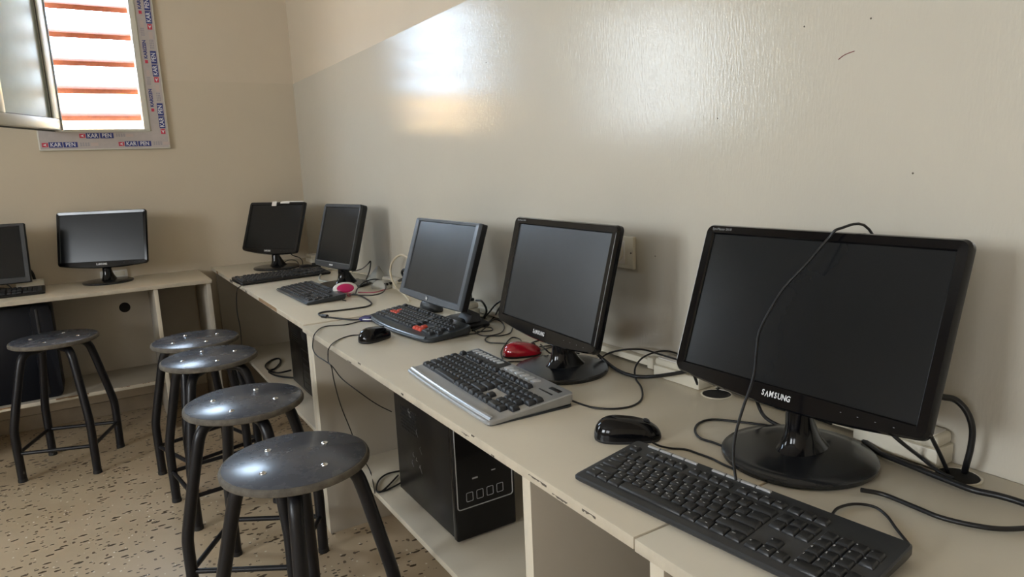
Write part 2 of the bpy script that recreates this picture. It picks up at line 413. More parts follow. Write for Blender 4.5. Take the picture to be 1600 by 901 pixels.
def socket_round(parent, loc, rz, face='cream'):
    """round recessed socket facing local -x"""
    mt = Matrix.Translation(loc)
    bm = bmesh.new()
    def X(p): return mt @ Vector((-p[2], p[0], p[1]))
    prof = [(.0235, .0), (.0235, .004), (.0215, .005), (.0195, .0035), (.0190, .0008), (.0, .0008)]
    secs = [[X((r * math.cos(2*PI*i/28), r * math.sin(2*PI*i/28), z)) for i in range(28)] for r, z in prof[:-1]]
    rings(bm, secs)
    sk = obj('socket', bm, face, parent)
    bm = bmesh.new()
    for s in (-1, 1):
        rings(bm, [[X((s * .0095 + .0026 * math.cos(2*PI*i/10), .0026 * math.sin(2*PI*i/10), z)) for i in range(10)] for z in (.0005, .0048)])
    obj('socket_hole', bm, 'hole', sk)
    return sk
t = thing('wall_outlet', 'cream double wall outlet plate beside the middle wide monitor', 'outlet', (0, -2.793, .987))
bm = bmesh.new(); box(bm, (-.011, -.074, -.039), (-.0004, .072, .039), bev=.003); obj('outlet_plate', bm, 'cream', t)
bm = bmesh.new(); box(bm, (-.0135, -.046, -.028), (-.0105, .044, .028), bev=.0015); obj('socket_insert', bm, 'white', t)
socket_round(t, (-.0128, -.018, 0), 0)
bm = bmesh.new(); lathe(bm, [(.0022, 0), (.0022, .0012)], n=10)
for v in bm.verts: v.co = Vector((-.0108 - v.co.z, -.0665 + v.co.x, v.co.y))
obj('screw', bm, 'scuff', t)

def socket_box(label, x0, x1, y0, y1, z1, plug=False, name='socket_box', ang=0):
    cx, cy = (x0 + x1) / 2, (y0 + y1) / 2
    t = thing(name, label, 'socket', (cx, cy, H), ang)
    bm = bmesh.new(); w, d, h = abs(x1 - x0), abs(y1 - y0), z1 - H
    box(bm, (-w/2, -d/2, 0), (w/2, d/2, h * .62), bev=.003); box(bm, (-w/2 + .002, -d/2 + .002, h * .62), (w/2 - .002, d/2 - .002, h), bev=.006, seg=3)
    obj('socket_housing', bm, 'cream', t)
    bm = bmesh.new(); box(bm, (-w/2 + .006, -d/2 + .010, h - .0005), (w/2 - .006, d/2 - .010, h + .002), bev=.001)
    obj('socket_face', bm, 'white', t)
    return t
socket_box('cream socket box at the wall left of the nearest monitor', -.052, -.004, -3.112, -2.976, H + .043)
socket_box('cream socket box at the wall behind the right half of the nearest monitor', -.054, -.004, -3.590, -3.455, H + .050)
t = socket_box('small cream socket block with a black plug pushed in on top', -.100, -.048, -2.168, -2.088, H + .052)
bm = bmesh.new(); box(bm, (-.020, -.020, .054), (.020, .020, .064), bev=.003); box(bm, (-.014, -.014, .063), (.016, .012, .082), bev=.004)
p3 = tag(obj('power_plug', bm, 'black'), 'black power plug standing in the small cream socket block', 'plug'); p3.location = (-.074, -2.125, H)
socket_box('cream socket box at the wall behind the pink mouse', -.052, -.004, -1.47, -1.30, H + .038)
socket_box('cream socket box on the desk in the very corner of the room', -.070, -.006, -.30, -.18, H + .004 + .040)
t = thing('power_strip', 'cream socket block on the left desk between the keyboard and the wall', 'socket', (-1.368, -.105, H), .05)
bm = bmesh.new(); box(bm, (-.055, -.035, 0), (.055, .035, .042), bev=.004); obj('socket_housing', bm, 'cream', t)
bm = bmesh.new(); box(bm, (-.045, -.02, .0418), (.045, .02, .0435), bev=.0008); obj('socket_face', bm, 'white', t)
t = thing('wall_socket', 'small white wall socket low behind the wide monitor on the left desk', 'socket', (-1.015, 0, .742))
bm = bmesh.new(); box(bm, (-.062, -.014, -.018), (.062, -.0004, .018), bev=.003); obj('outlet_plate', bm, 'white', t)
bm = bmesh.new(); box(bm, (-.05, -.0165, -.012), (-.004, -.0138, .012), bev=.001); box(bm, (.004, -.0165, -.012), (.05, -.0138, .012), bev=.001); obj('socket_insert', bm, 'cream', t)

# ================================================================ DESKS
def chips(parent, x, pts, face='x'):
    """bare chipboard patches on the front edge; pts = (centre, length, z0, z1, material)"""
    for c, l, z0, z1, m in pts:
        bm = bmesh.new(); rnd = random.Random(int(c * 1000)); n = 9
        top = [(c - l/2 + l * i / n, z1 - (0 if z1 > -.001 else rnd.random() * .002)) for i in range(n + 1)]
        bot = [(c - l/2 + l * i / n, z0 + rnd.random() * .004) for i in range(n + 1)]
        for i in range(n):
            q = [top[i], top[i+1], bot[i+1], bot[i]]
            vs = [bm.verts.new((x - .0006, a, b) if face == 'x' else (a, x - .0006, b)) for a, b in q]
            ws = [bm.verts.new((x + .001, a, b) if face == 'x' else (a, x + .001, b)) for a, b in q]
            bm.faces.new(vs); bm.faces.new(ws[::-1])
            for k in range(4): bm.faces.new((vs[k], ws[k], ws[(k+1) % 4], vs[(k+1) % 4]))
        obj('edge_chip', bm, m, parent, smooth=False)
def grommet(parent, x, y, z):
    bm = bmesh.new(); rings(bm, [circ((x, y), r, 28, z=zz_) for r, zz_ in ((.032, z - .0008), (.032, z + .0008), (.029, z + .0012), (.0285, z - .0006))], cap=False)
    g = obj('cable_grommet', bm, 'cream', parent)
    bm = bmesh.new(); rings(bm, [circ((x, y), .0285, 28, z=zz_) for zz_ in (z - .001, z + .0004)]); obj('cable_hole', bm, 'hole', g)
TH = .018
def wall_desk(label, y0, y1, x0, zt, panels, shelf=True, shelf_y=None):
    """desk against the right wall, y0 > y1; local origin at wall foot"""
    t = thing('computer_desk', label, 'desk', (-.004, (y0 + y1) / 2, 0), 0, None)
    c = (y0 + y1) / 2; ox = -.004
    bm = bmesh.new(); box(bm, (x0 - ox, y1 - c, zt - TH), (0, y0 - c, zt), bev=.0012)
    for f in bm.faces:
        if f.normal.x < -.9 or abs(f.normal.y) > .9: f.material_index = 1
    obj('tabletop', bm, ['desk', 'desk_edge'], t)
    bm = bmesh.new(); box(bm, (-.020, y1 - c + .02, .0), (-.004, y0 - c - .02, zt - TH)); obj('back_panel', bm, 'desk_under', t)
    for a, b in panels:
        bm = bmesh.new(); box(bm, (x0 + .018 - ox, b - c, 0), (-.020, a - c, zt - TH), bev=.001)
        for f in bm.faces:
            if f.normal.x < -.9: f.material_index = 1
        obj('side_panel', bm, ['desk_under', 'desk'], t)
    if shelf:
        a, b = shelf_y
        bm = bmesh.new(); box(bm, (-.455 - ox, b - c, .222), (-.020, a - c, .240), bev=.001); obj('shelf', bm, 'desk', t)
    return t, c
S1Y = -1.874; S2Y = -3.464
d1, c1 = wall_desk('cream desk in the corner against the right wall, holding the two farthest monitors', -.004, S1Y + .0015, -.546, H + .004,
                   [(-.006, -.024), (-1.832, -1.866)], True, (-.024, -1.832))
chips(d1, -.542, [(-.20 - c1, .05, .705, .7225, 'chip'), (-.60 - c1, .07, .708, .7235, 'scuff'), (-1.36 - c1, .30, .7065, .7225, 'chip'), (-.95 - c1, .03, .706, .716, 'scuff')])
d2, c2 = wall_desk('long cream desk in the middle of the right wall, with the silver keyboard', S1Y - .0015, S2Y + .001, -.5506, H,
                   [(-1.884, -1.918), (-3.165, -3.190)], True, (-1.918, -3.165))
for o in d2.children:
    pass
chips(d2, -.5466, [(-2.34 - c2, .03, .702, .706, 'scuff'), (-2.42 - c2, .02, .714, .7195, 'scuff'), (-2.70 - c2, .012, .707, .712, 'scuff'),
                   (-3.00 - c2, .030, .709, .7125, 'scuff'), (-3.03 - c2, .012, .716, .7195, 'scuff'), (-3.10 - c2, .010, .702, .706, 'scuff'),
                   (-3.24 - c2, .05, .7105, .714, 'scuff'), (-3.30 - c2, .04, .704, .7075, 'scuff'), (-3.37 - c2, .03, .710, .714, 'scuff')])
grommet(d2, -.062 + .004, -2.170 - c2, H); grommet(d2, -.040 + .004, -3.150 - c2, H)
d3, c3 = wall_desk('cream desk nearest the camera, under the right half of the nearest monitor', S2Y - .001, -4.9, -.5506, H - .0015,
                   [(-3.474, -3.500), (-4.86, -4.88)], True, (-3.500, -4.86))
grommet(d3, -.047 + .004, -3.617 - c3, H - .0015)

t = thing('computer_desk', 'cream desk against the back wall below the window, with the navy computer on its shelf', 'desk', (-1.6, 0, 0))
ox = -1.6
bm = bmesh.new(); box(bm, (-2.75 - ox, -.478, H - TH), (-.615 - ox, -.004, H), bev=.0012)
for f in bm.faces:
    if f.normal.y < -.9 or abs(f.normal.x) > .9: f.material_index = 1
obj('tabletop', bm, ['desk', 'desk_edge'], t)
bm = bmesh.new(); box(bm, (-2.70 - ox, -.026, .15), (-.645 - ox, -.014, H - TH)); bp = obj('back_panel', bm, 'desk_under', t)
bm = bmesh.new()
rings(bm, [[Vector((-.989 - ox + r * math.cos(2*PI*i/28), yy, .564 + r * math.sin(2*PI*i/28))) for i in range(28)] for r, yy in ((.026, -.0255), (.026, -.0275), (.022, -.0280))])
obj('cable_port', bm, 'hole', bp)
for a, b in ((-.873, -.855), (-.640, -.620), (-1.80, -1.78), (-2.72, -2.70)):
    bm = bmesh.new(); box(bm, (a - ox, -.462, 0), (b - ox, -.026, H - TH), bev=.001)
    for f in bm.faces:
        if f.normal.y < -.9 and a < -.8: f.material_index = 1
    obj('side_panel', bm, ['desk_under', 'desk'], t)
for a, b in ((-1.78, -.873),):
    bm = bmesh.new(); box(bm, (a - ox, -.40, .222), (b - ox, -.026, .240), bev=.001)
    for f in bm.faces:
        if f.normal.y < -.9: f.material_index = 1
    obj('shelf', bm, ['desk_under', 'desk'], t)
chips(t, -.400, [(-1.26 - ox, .13, .232, .2395, 'chip'), (-1.05 - ox, .05, .236, .2395, 'chip'), (-1.50 - ox, .08, .230, .2395, 'chip'), (-.94 - ox, .06, .236, .2395, 'chip')], face='y')

# ================================================================ STOOLS
SR, SZ = .1655, .57
def make_stool():
    t = thing('stool', '', 'stool')
    bm = bmesh.new(); lathe(bm, [(SR - .007, SZ - .019), (SR - .0005, SZ - .015), (SR, SZ - .008), (SR - .002, SZ - .003), (SR - .006, SZ - .0008)], n=64)
    obj('seat_edge', bm, 'stool_edge', t)
    bm = bmesh.new(); lathe(bm, [(SR - .0075, SZ - .0018), (SR - .0075, SZ - .0004), (SR - .0085, SZ + .0004)], n=64)
    obj('seat', bm, 'stool_top', t)
    for k in range(4):
        a = k * PI / 2; c, s = math.cos(a), math.sin(a)
        bm = bmesh.new(); lathe(bm, [(.0085, SZ + .0002), (.0080, SZ + .0016), (.0055, SZ + .0030), (.002, SZ + .0036)], c=(.0915 * c, .0915 * s, 0), n=16)
        obj('rivet', bm, 'chrome', t)
        a += PI / 4; c, s = math.cos(a), math.sin(a)
        prof = [(.045, .5335), (.085, .5335), (.112, .528), (.132, .506), (.145, .465), (.163, .39), (.184, .30), (.198, .235), (.2015, .195), (.2010, .11), (.200, .004)]
        bm = bmesh.new(); tube(bm, [(r * c, r * s, z) for r, z in prof], .0162, n=14, sub=4, sq=1.0)
        lg = obj('leg', bm, 'tube', t)
        bm = bmesh.new(); lathe(bm, [(.0172, 0), (.0176, .004), (.0168, .014)], c=(.200 * c, .200 * s, 0), n=14)
        obj('rubber_foot', bm, 'matteblack', lg)
        b = a + PI / 2
        bm = bmesh.new(); tube(bm, [(.201 * c, .201 * s, .122), (.201 * math.cos(b), .201 * math.sin(b), .122)], .0078, n=10, smooth=False)
        obj('stretcher', bm, 'tube', t)
    bm = bmesh.new(); lathe(bm, [(.085, SZ - .024), (.085, SZ - .019)], n=24); obj('seat_plate', bm, 'tube', t)
    return t
def copy_tree(o, parent=None):
    c = o.copy(); COL.objects.link(c); c.parent = parent
    for ch in o.children: copy_tree(ch, c)
    return c
stool0 = make_stool()
for i, (x, y, a, lab) in enumerate([
        (-1.281, -.645, -20, 'round backless stool standing alone on the left, in front of the navy computer'),
        (-.787, -1.104, 18, 'rearmost stool of the row of four, half hidden by the next seat'),
        (-.785, -1.445, 8, 'second stool from the back of the row of four, its seat touching the rearmost one'),
        (-.780, -2.055, 58, 'third stool from the back of the row, between the touching pair and the nearest stool'),
        (-.766, -2.565, 28, 'nearest and largest-looking round stool, beside the dark tower with the silver outline')]):
    o = stool0 if i == 0 else copy_tree(stool0)
    o.location = (x, y, 0); o.rotation_euler = (0, 0, math.radians(a)); o['label'] = lab
    o['group'] = 'round blue-grey stools with four black tube legs'

# ================================================================ COMPUTER TOWERS
def rr_line(bm, pts, r):
    P_ = [Vector(p) for p in pts]
    tube(bm, P_ + [P_[0]], r, n=6, smooth=False)
def tower(label, loc, L, Wd, Ht, m='black', outlined=True):
    """front faces local -y, long side faces -x; loc = front lower corner on the -x side"""
    t = thing('computer_tower', label, 'computer', loc)
    bm = bmesh.new(); box(bm, (0, .022, .008), (Wd, L, Ht), bev=.003); obj('case', bm, m, t)
    bm = bmesh.new(); box(bm, (-.002, 0, .004), (Wd + .002, .024, Ht + .002), bev=.006, seg=3); fr = obj('front_bezel', bm, 'gloss', t)
    for a, b in ((.02, .05), (.02, L - .05), (Wd - .02, .05), (Wd - .02, L - .05)):
        bm = bmesh.new(); lathe(bm, [(.011, 0), (.012, .004), (.010, .0085)], c=(a, b, 0), n=14); obj('foot', bm, 'matteblack', t)
    if outlined:
        bm = bmesh.new(); q = rrect(Wd - .012, Ht - .10, .008, 4, Wd / 2 - .002, (Ht + .07) / 2 + .008)
        rr_line(bm, [(x, -.0005, z) for x, z in q], .0016); obj('silver_trim', bm, 'case_line', fr)
        bm = bmesh.new()
        for k in range(4):
            x = .040 + .0305 * k
            q = rrect(.019, .024, .003, 3, x, .122); rr_line(bm, [(a, -.0003, b) for a, b in q], .0008)
        obj('port_outline', bm, 'case_line', fr)
        bm = bmesh.new(); box(bm, (.050, -.0008, .168), (.066, .0005, .172)); box(bm, (.108, -.0008, .176), (.120, .0005, .179)); obj('indicator_mark', bm, 'case_line', fr)
    bm = bmesh.new()
    for i in range(10):
        for j in range(7):
            lathe(bm, [(.0036, 0), (.0036, .0006)], n=6); bm.verts.ensure_lookup_table()
            for v in bm.verts[-12:]: v.co = Vector((-.0001 - v.co.z, L * .60 + i * .011 + (j % 2) * .0055 + v.co.x, Ht * .52 + j * .0105 + v.co.y))
    obj('side_vent', bm, 'hole', t)
    return t
SH_Z = .240
tw = tower('black computer tower on the middle desk shelf, its front outlined in silver', (-.388, -2.606, SH_Z), .385, .178, .43)
bm = bmesh.new()
rnd = random.Random(4)
for i in range(9):
    y = .20 + rnd.random() * .08; z = .12 + rnd.random() * .20
    tube(bm, [(-.0006, y, z), (-.0008, y + .006 * rnd.random(), z - .008), (-.0006, y - .006, z - .016 * rnd.random() - .008)], .0008, n=5)
obj('scratch_marks', bm, 'logo_dim', tw)
tw1 = tower('black computer tower on the corner desk shelf, with a loose cable coil beside it', (-.362, -1.262, SH_Z), .40, .175, .42, outlined=False)
bm = bmesh.new(); box(bm, (-.0012, .10, .255), (.0005, .17, .34), bev=.0005); obj('vent_plate', bm, 'matteblack', tw1)
bm = bmesh.new(); rr_line(bm, [(-.0006, a, b) for a, b in rrect(.14, .18, .006, 3, .13, .115)], .0012)
for k in range(5): box(bm, (-.0014, .08, .05 + .028 * k), (.0002, .18, .056 + .028 * k))
obj('side_ribs', bm, 'dark_bezel', tw1)

# navy tower lying side-on below the left desk
t = thing('computer_tower', 'large navy-black computer case on the left desk shelf behind the lone stool', 'computer', (-1.29, -.365, SH_Z))
bm = bmesh.new()
pts = rrect(.40, .44, .030, 6, -.215, .22)
rings(bm, [[Vector((x, y, z)) for x, z in pts] for y in (.0, .004)] , cap=True)
bm.free(); bm = bmesh.new()
def prism_y(bm, pts, ys, insets):
    cx = sum(p[0] for p in pts) / len(pts); cz = sum(p[1] for p in pts) / len(pts)
    rings(bm, [[Vector((cx + (x - cx) * k, y, cz + (z - cz) * k)) for x, z in pts] for y, k in zip(ys, insets)])
prism_y(bm, rrect(.40, .435, .004, 3, -.245, .2185), (0, .003, .175, .178), (.985, 1, 1, .985)); obj('case', bm, 'navy', t)
bm = bmesh.new(); prism_y(bm, rrect(.085, .44, .030, 6, -.0425, .220), (-.006, .002, .178, .186), (.94, 1, 1, .94)); obj('front_bezel', bm, 'navy', t)
bm = bmesh.new(); box(bm, (-.062, -.010, .02), (-.052, -.004, .42), bev=.002); obj('bezel_groove', bm, 'matteblack', t)

# ================================================================ MONITORS
def outline(w, h, r, bulge=0, k=5, nb=12, cy=0):
    p = []
    for qi, (sx, sy, a0) in enumerate(((1, 1, 0), (-1, 1, PI/2), (-1, -1, PI), (1, -1, 3*PI/2))):
        for i in range(k + 1):
            a = a0 + i / k * PI/2
            p.append([sx * (w/2 - r) + r * math.cos(a), sy * (h/2 - r) + r * math.sin(a)])
        if qi == 2:
            for i in range(1, nb):
                p.append([-(w/2 - r) + (w - 2*r) * i / nb, -h/2])
    for q in p:
        if q[1] < -h/2 + r * 1.01 and bulge:
            q[1] -= bulge * max(0, 1 - (2 * q[0] / w) ** 2) * (1 - max(0, q[1] + h/2) / max(r, 1e-6))
        q[1] += cy
    return p
def monitor(label, loc, yaw, C, tilt, sw, sh, ow, oh, cy=0, bulge=.016, r=.012, thick=.011, side=0, back=.032, style='round',
            bezel='gloss', screen='screen', body='black', baser=.118, group=None, neckw=1.0, name='monitor'):
    t = thing(name, label, 'monitor', loc, math.radians(yaw), group)
    s, c = math.sin(math.radians(tilt)), math.cos(math.radians(tilt))
    F = basis((C[0], 0, C[1]), (0, 1, 0), (-s, 0, c), (c, 0, s))
    def sec(pts, z, k=1.0, kc=(0, 0)): return [F @ Vector((kc[0] + (p[0] - kc[0]) * k, kc[1] + (p[1] - kc[1]) * k, z)) for p in pts]
    O = outline(ow, oh, r, bulge, cy=cy); O1 = outline(ow - .006, oh - .006, r, bulge, cy=cy); I = outline(sw, sh, .0015)
    I2 = outline(sw + .004, sh + .004, .0015)
    bm = bmesh.new()
    rings(bm, [sec(O, -thick), sec(O, -.002), sec(O1, .0035), sec(I2, .0025), sec(I, -.0005)], cap=False)
    bz = obj('bezel', bm, bezel, t, angle=30)
    bm = bmesh.new()
    rings(bm, [sec(O, -thick + .0003), sec(O, -thick - side), sec(O, -thick - side - .004, .975, (0, cy)), sec(O, -thick - side - back * .45, .86, (0, cy)), sec(O, -thick - side - back, .55, (0, cy))])
    rh = obj('rear_housing', bm, body, t)
    bm = bmesh.new(); b = sec(outline(sw - .0005, sh - .0005, .001), -.0012); rings(bm, [sec(outline(sw - .0005, sh - .0005, .001), -.010), b])
    sc = obj('screen', bm, screen, t)
    return t, F, bz, sc
def round_stand(t, C, tilt, r, ztop, m='base', lean=0.0, nw=.022, x_top=.012):
    bm = bmesh.new(); lathe(bm, [(r * .985, 0), (r, .003), (r, .0075), (r * .975, .0105), (r * .80, .0125), (r * .35, .0145), (.02, .0155)], n=72); obj('base', bm, m, t)
    bm = bmesh.new()
    secs = []
    zt = ztop
    for f, cx, rx, ry in ((0, -.012, .052, .034), (.05, -.012, .044, .030), (.14, -.010, .036, .025), (.28, -.006, .028, .021), (.45, .000, .021, .020), (.65, x_top * .7, .017, .022), (.82, x_top, .015, .027), (1, x_top, .013, .040)):
        z = .0135 + (zt - .0135) * f
        secs.append([Vector((cx + rx * math.cos(2*PI*i/28), ry * nw / .022 * math.sin(2*PI*i/28), z)) for i in range(28)])
    rings(bm, secs); obj('stand_neck', bm, 'gloss', t)
    bm = bmesh.new(); lathe(bm, [(.0265, .0125), (.0270, .0165), (.0250, .0200)], c=(.002, 0, 0), n=28); obj('neck_collar', bm, 'gloss', t)
def logo(t, F, s, x, y, size, sx=.82, weight=.0005, m='logo', align='CENTER', name='maker_name', z=.0033):
    bm = bmesh.new(); add_text(bm, s, size, F @ Matrix.Translation((x, y, z)), weight=weight, depth=.00015, sx=sx, align=align)
    return obj(name, bm, m, t, smooth=False)
def highlight_strip(t, F, side, ow, oh, m='chrome'):
    pass
SG = 'wide black monitors on round stands'
def sa_monitor(label, loc, yaw, C, tilt, ow=.436, oh=.268, sw=.400, sh=.234, tag_txt=True, r=.118, **k):
    t, F, bz, sc = monitor(label, loc, yaw, C, tilt, sw, sh, ow, oh, group=SG, **k)
    round_stand(t, C, tilt, r, C[1] - .134 * math.cos(math.radians(tilt)) + .040, x_top=C[0] + math.sin(math.radians(tilt)) * .095 - .040)
    bm = bmesh.new(); xx = -.0315
    for ch, wd in (('S', .0070), ('V', .0070), ('M', .0086), ('S', .0070), ('U', .0074), ('N', .0076), ('G', .0074)):
        xx += wd / 2; mt = F @ Matrix.Translation((xx, -.1315, .0046)); xx += wd / 2
        if ch == 'V': mt = mt @ Matrix.Rotation(PI, 4, 'Z')
        add_text(bm, ch, .0128, mt, weight=.00030, depth=.00015, sx=.80)
    obj('maker_name', bm, 'logo', t, smooth=False)
    if tag_txt: logo(t, F, 'SyncMaster SA10', -.183, .1255, .0062, sx=.95, weight=0, m='logo_dim', name='model_name')
    bm = bmesh.new()
    for i, xx in enumerate((.10, .125, .15, .175)):
        add_text(bm, '-', .008, F @ Matrix.Translation((xx, -.1275, .0036)), depth=.0001)
    obj('button_mark', bm, 'logo_dim', t, smooth=False)
    return t, F
m1, F1 = sa_monitor('largest, nearest wide black monitor with a thin black cord hanging over its screen', (-.175, -3.437, H), -178.8, (.007, .237), 18.9)
bm = bmesh.new(); box(bm, (-.045, -.062, .082), (-.018, -.032, .125), bev=.003); box(bm, (-.040, -.058, .060), (-.024, -.036, .083), bev=.004); obj('cable_plug', bm, 'black', m1)
bm = bmesh.new(); box(bm, (-.052, -.10, .084), (-.012, -.064, .122), bev=.003); obj('cable_plug', bm, 'black', m1)
m2, F2 = sa_monitor('wide black monitor in the middle of the right wall, beside the wall outlet', (-.190, -2.810, H), 176.4, (.018, .226), 14.7, sw=.391, sh=.232, screen='screen_dusty', ow=.436, r=.112)
m5, F5 = sa_monitor('wide black monitor in the far corner with white tape on its top edge', (-.270, -.345, H + .004), -154.1, (-.002, .221), 19.5, tag_txt=False, sw=.396)
m6, F6 = sa_monitor('wide black monitor centred on the left desk against the back wall', (-1.046, -.150, H), -116, (.0, .2235), 12.5, tag_txt=False, r=.112, ow=.424, sw=.392)
bm = bmesh.new(); box(bm, (-.036, .112, .0005), (.000, .136, .0045), bev=.0005, mtx=F5); box(bm, (-.030, .131, -.018), (-.004, .1365, .004), mtx=F5)
box(bm, (.035, .1325, -.018), (.200, .137, .003), bev=.001, mtx=F5); box(bm, (.03, .125, .0036), (.10, .1340, .0042), mtx=F5)
obj('white_tape', bm, 'white', m5)
for F_, t_ in ((F1, m1), (F2, m2)):
    bm = bmesh.new()
    for k_ in (0,): tube(bm, [F_ @ Vector((-.2165, y, .0018)) for y in (-.118, 0, .118)], .0008, n=6, smooth=False)
    obj('edge_trim', bm, 'silver', t_)
bm = bmesh.new(); tube(bm, [F2 @ Vector((.2115, y, .0026)) for y in (-.118, 0, .118)], .0010, n=6, smooth=False); obj('edge_trim', bm, 'silver', m2)

def block_stand(t, ztop, x_top=.0, w=.07, bw=.20, bd=.17, cx=0.0, by=0.0):
    bm = bmesh.new()
    q0 = rrect(bd, bw, .012, 4, cx, by); q1 = rrect(bd - .004, bw - .004, .012, 4, cx, by); q2 = rrect(bd * .55, bw * .55, .012, 4, cx, by)
    rings(bm, [[Vector((a, b, 0)) for a, b in q1], [Vector((a, b, .003)) for a, b in q0], [Vector((a, b, .010)) for a, b in q0], [Vector((a, b, .026)) for a, b in q2]])
    obj('base', bm, 'matteblack', t)
    bm = bmesh.new()
    secs = []
    for z, x, d, ww in ((.018, cx, .05, w * 1.1), (.04, cx * .8, .034, w), (ztop * .6, x_top * .6 + cx * .4, .026, w * .9), (ztop, x_top, .026, w)):
        secs.append([Vector((x + a, b, z)) for a, b in rrect(d, ww, .008, 4)])
    rings(bm, secs); obj('stand_neck', bm, 'matteblack', t)
m3, F3, bz, sc = monitor('blue-grey framed monitor with a dusty screen behind the keyboard with red keys', (-.10, -2.244, H), -180, (.127, .219), 18.7, .374, .220, .420, .250, cy=-.004,
                         bulge=.004, r=.005, thick=.006, side=.016, back=.034, bezel='hp_bezel', screen='screen_dusty')
block_stand(m3, .115, x_top=.105, bw=.165, bd=.105, cx=.032, by=-.035)
bm = bmesh.new()
rings(bm, [[F3 @ Vector((-.003 + r_ * math.cos(2*PI*i/24), -.1205 + r_ * math.sin(2*PI*i/24), z_)) for i in range(24)] for r_, z_ in ((.0075, .0025), (.0072, .0040))])
obj('maker_badge', bm, 'hp_bezel', m3)
logo(m3, F3, 'hp', -.003, -.1200, .0120, sx=.9, weight=.0005, z=.0043)
m4, F4, bz, sc = monitor('small squarish black monitor turned towards the corner, above the pink mouse', (-.185, -1.200, H + .004), -170.4, (.010, .224), 16.5, .298, .236, .328, .276, cy=-.004,
                         bulge=.005, r=.014, thick=.006, side=.020, back=.030, bezel='dark_bezel', group=None)
round_stand(m4, None, 0, .112, .145, m='base')
bm = bmesh.new(); tube(bm, [F4 @ Vector((x, -.1215, .0036)) for x in (-.150, 0, .150)], .0007, n=6, smooth=False); obj('bezel_line', bm, 'logo_dim', m4)
bm = bmesh.new(); box(bm, (-.020, -.136, .0033), (-.012, -.130, .0040), mtx=F4); box(bm, (-.010, -.136, .0033), (-.002, -.130, .0040), mtx=F4); box(bm, (.0, -.136, .0033), (.010, -.130, .0040), mtx=F4)
obj('maker_badge', bm, 'logo', m4, smooth=False)
m7, F7, bz, sc = monitor('black monitor at the left edge of the left desk, cut off by the picture edge', (-1.555, -.155, H), -97, (.030, .192), 10, .376, .235, .418, .276, cy=-.006,
                         bulge=.002, r=.005, thick=.022, back=.035, bezel='dark_bezel')
block_stand(m7, .10, x_top=.02, bw=.20, bd=.12, cx=-.036)

# ================================================================ KEYBOARDS
KEYC = {}
def key_mesh(w, d, h, m):
    k = (round(w, 5), round(d, 5), round(h, 5), m)
    if k not in KEYC:
        bm = bmesh.new()
        rings(bm, [[Vector((x, y, 0)) for x, y in rrect(w, d, .0012, 2)], [Vector((x, y, h * .35)) for x, y in rrect(w, d, .0012, 2)],
                   [Vector((x, y, h * .93)) for x, y in rrect(w - .0042, d - .0036, .0012, 2, 0, .0005)],
                   [Vector((x, y, h)) for x, y in rrect(w - .0056, d - .0050, .0010, 2, 0, .0005)]])
        o = obj('key', bm, m, angle=50); KEYC[k] = o.data; bpy.data.objects.remove(o)
    return KEYC[k]
ROWS = [  # (x in units, width in units, legend)
    [(0, 1, 'Esc')] + [(2 + i, 1, 'F%d' % (i + 1)) for i in range(4)] + [(6.5 + i, 1, 'F%d' % (i + 5)) for i in range(4)] + [(11 + i, 1, 'F%d' % (i + 9)) for i in range(4)] + [(15.25 + i, 1, '') for i in range(3)],
    [(i, 1, c) for i, c in enumerate('`1234567890-=')] + [(13, 2, '<-')] + [(15.25 + i, 1, '') for i in range(3)] + [(18.5, 1, ''), (19.5, 1, '/'), (20.5, 1, '*'), (21.5, 1, '-')],
    [(0, 1.5, 'Tab')] + [(1.5 + i, 1, c) for i, c in enumerate('QWERTYUIOP[]')] + [(13.5, 1.5, '\\')] + [(15.25 + i, 1, '') for i in range(3)] + [(18.5, 1, '7'), (19.5, 1, '8'), (20.5, 1, '9'), (21.5, 1, '+')],
    [(0, 1.75, 'Caps')] + [(1.75 + i, 1, c) for i, c in enumerate("ASDFGHJKL;'")] + [(12.75, 2.25, 'Enter')] + [(18.5, 1, '4'), (19.5, 1, '5'), (20.5, 1, '6')],
    [(0, 2.25, 'Shift')] + [(2.25 + i, 1, c) for i, c in enumerate('ZXCVBNM,./')] + [(12.25, 2.75, 'Shift')] + [(16.25, 1, '^')] + [(18.5, 1, '1'), (19.5, 1, '2'), (20.5, 1, '3'), (21.5, 1, '')],
    [(0, 1.25, 'Ctrl'), (1.25, 1.25, 'o'), (2.5, 1.25, 'Alt'), (3.75, 6.25, ''), (10, 1.25, 'Alt'), (11.25, 1.25, 'o'), (12.5, 1.25, '='), (13.75, 1.25, 'Ctrl')] + [(15.25 + i, 1, '<v>'[i]) for i in range(3)] + [(18.5, 2, '0'), (20.5, 1, '.')],
]
RED = {(2, 'W'), (3, 'A'), (3, 'S'), (3, 'D'), (4, '^'), (5, '<'), (5, 'v'), (5, '>')}
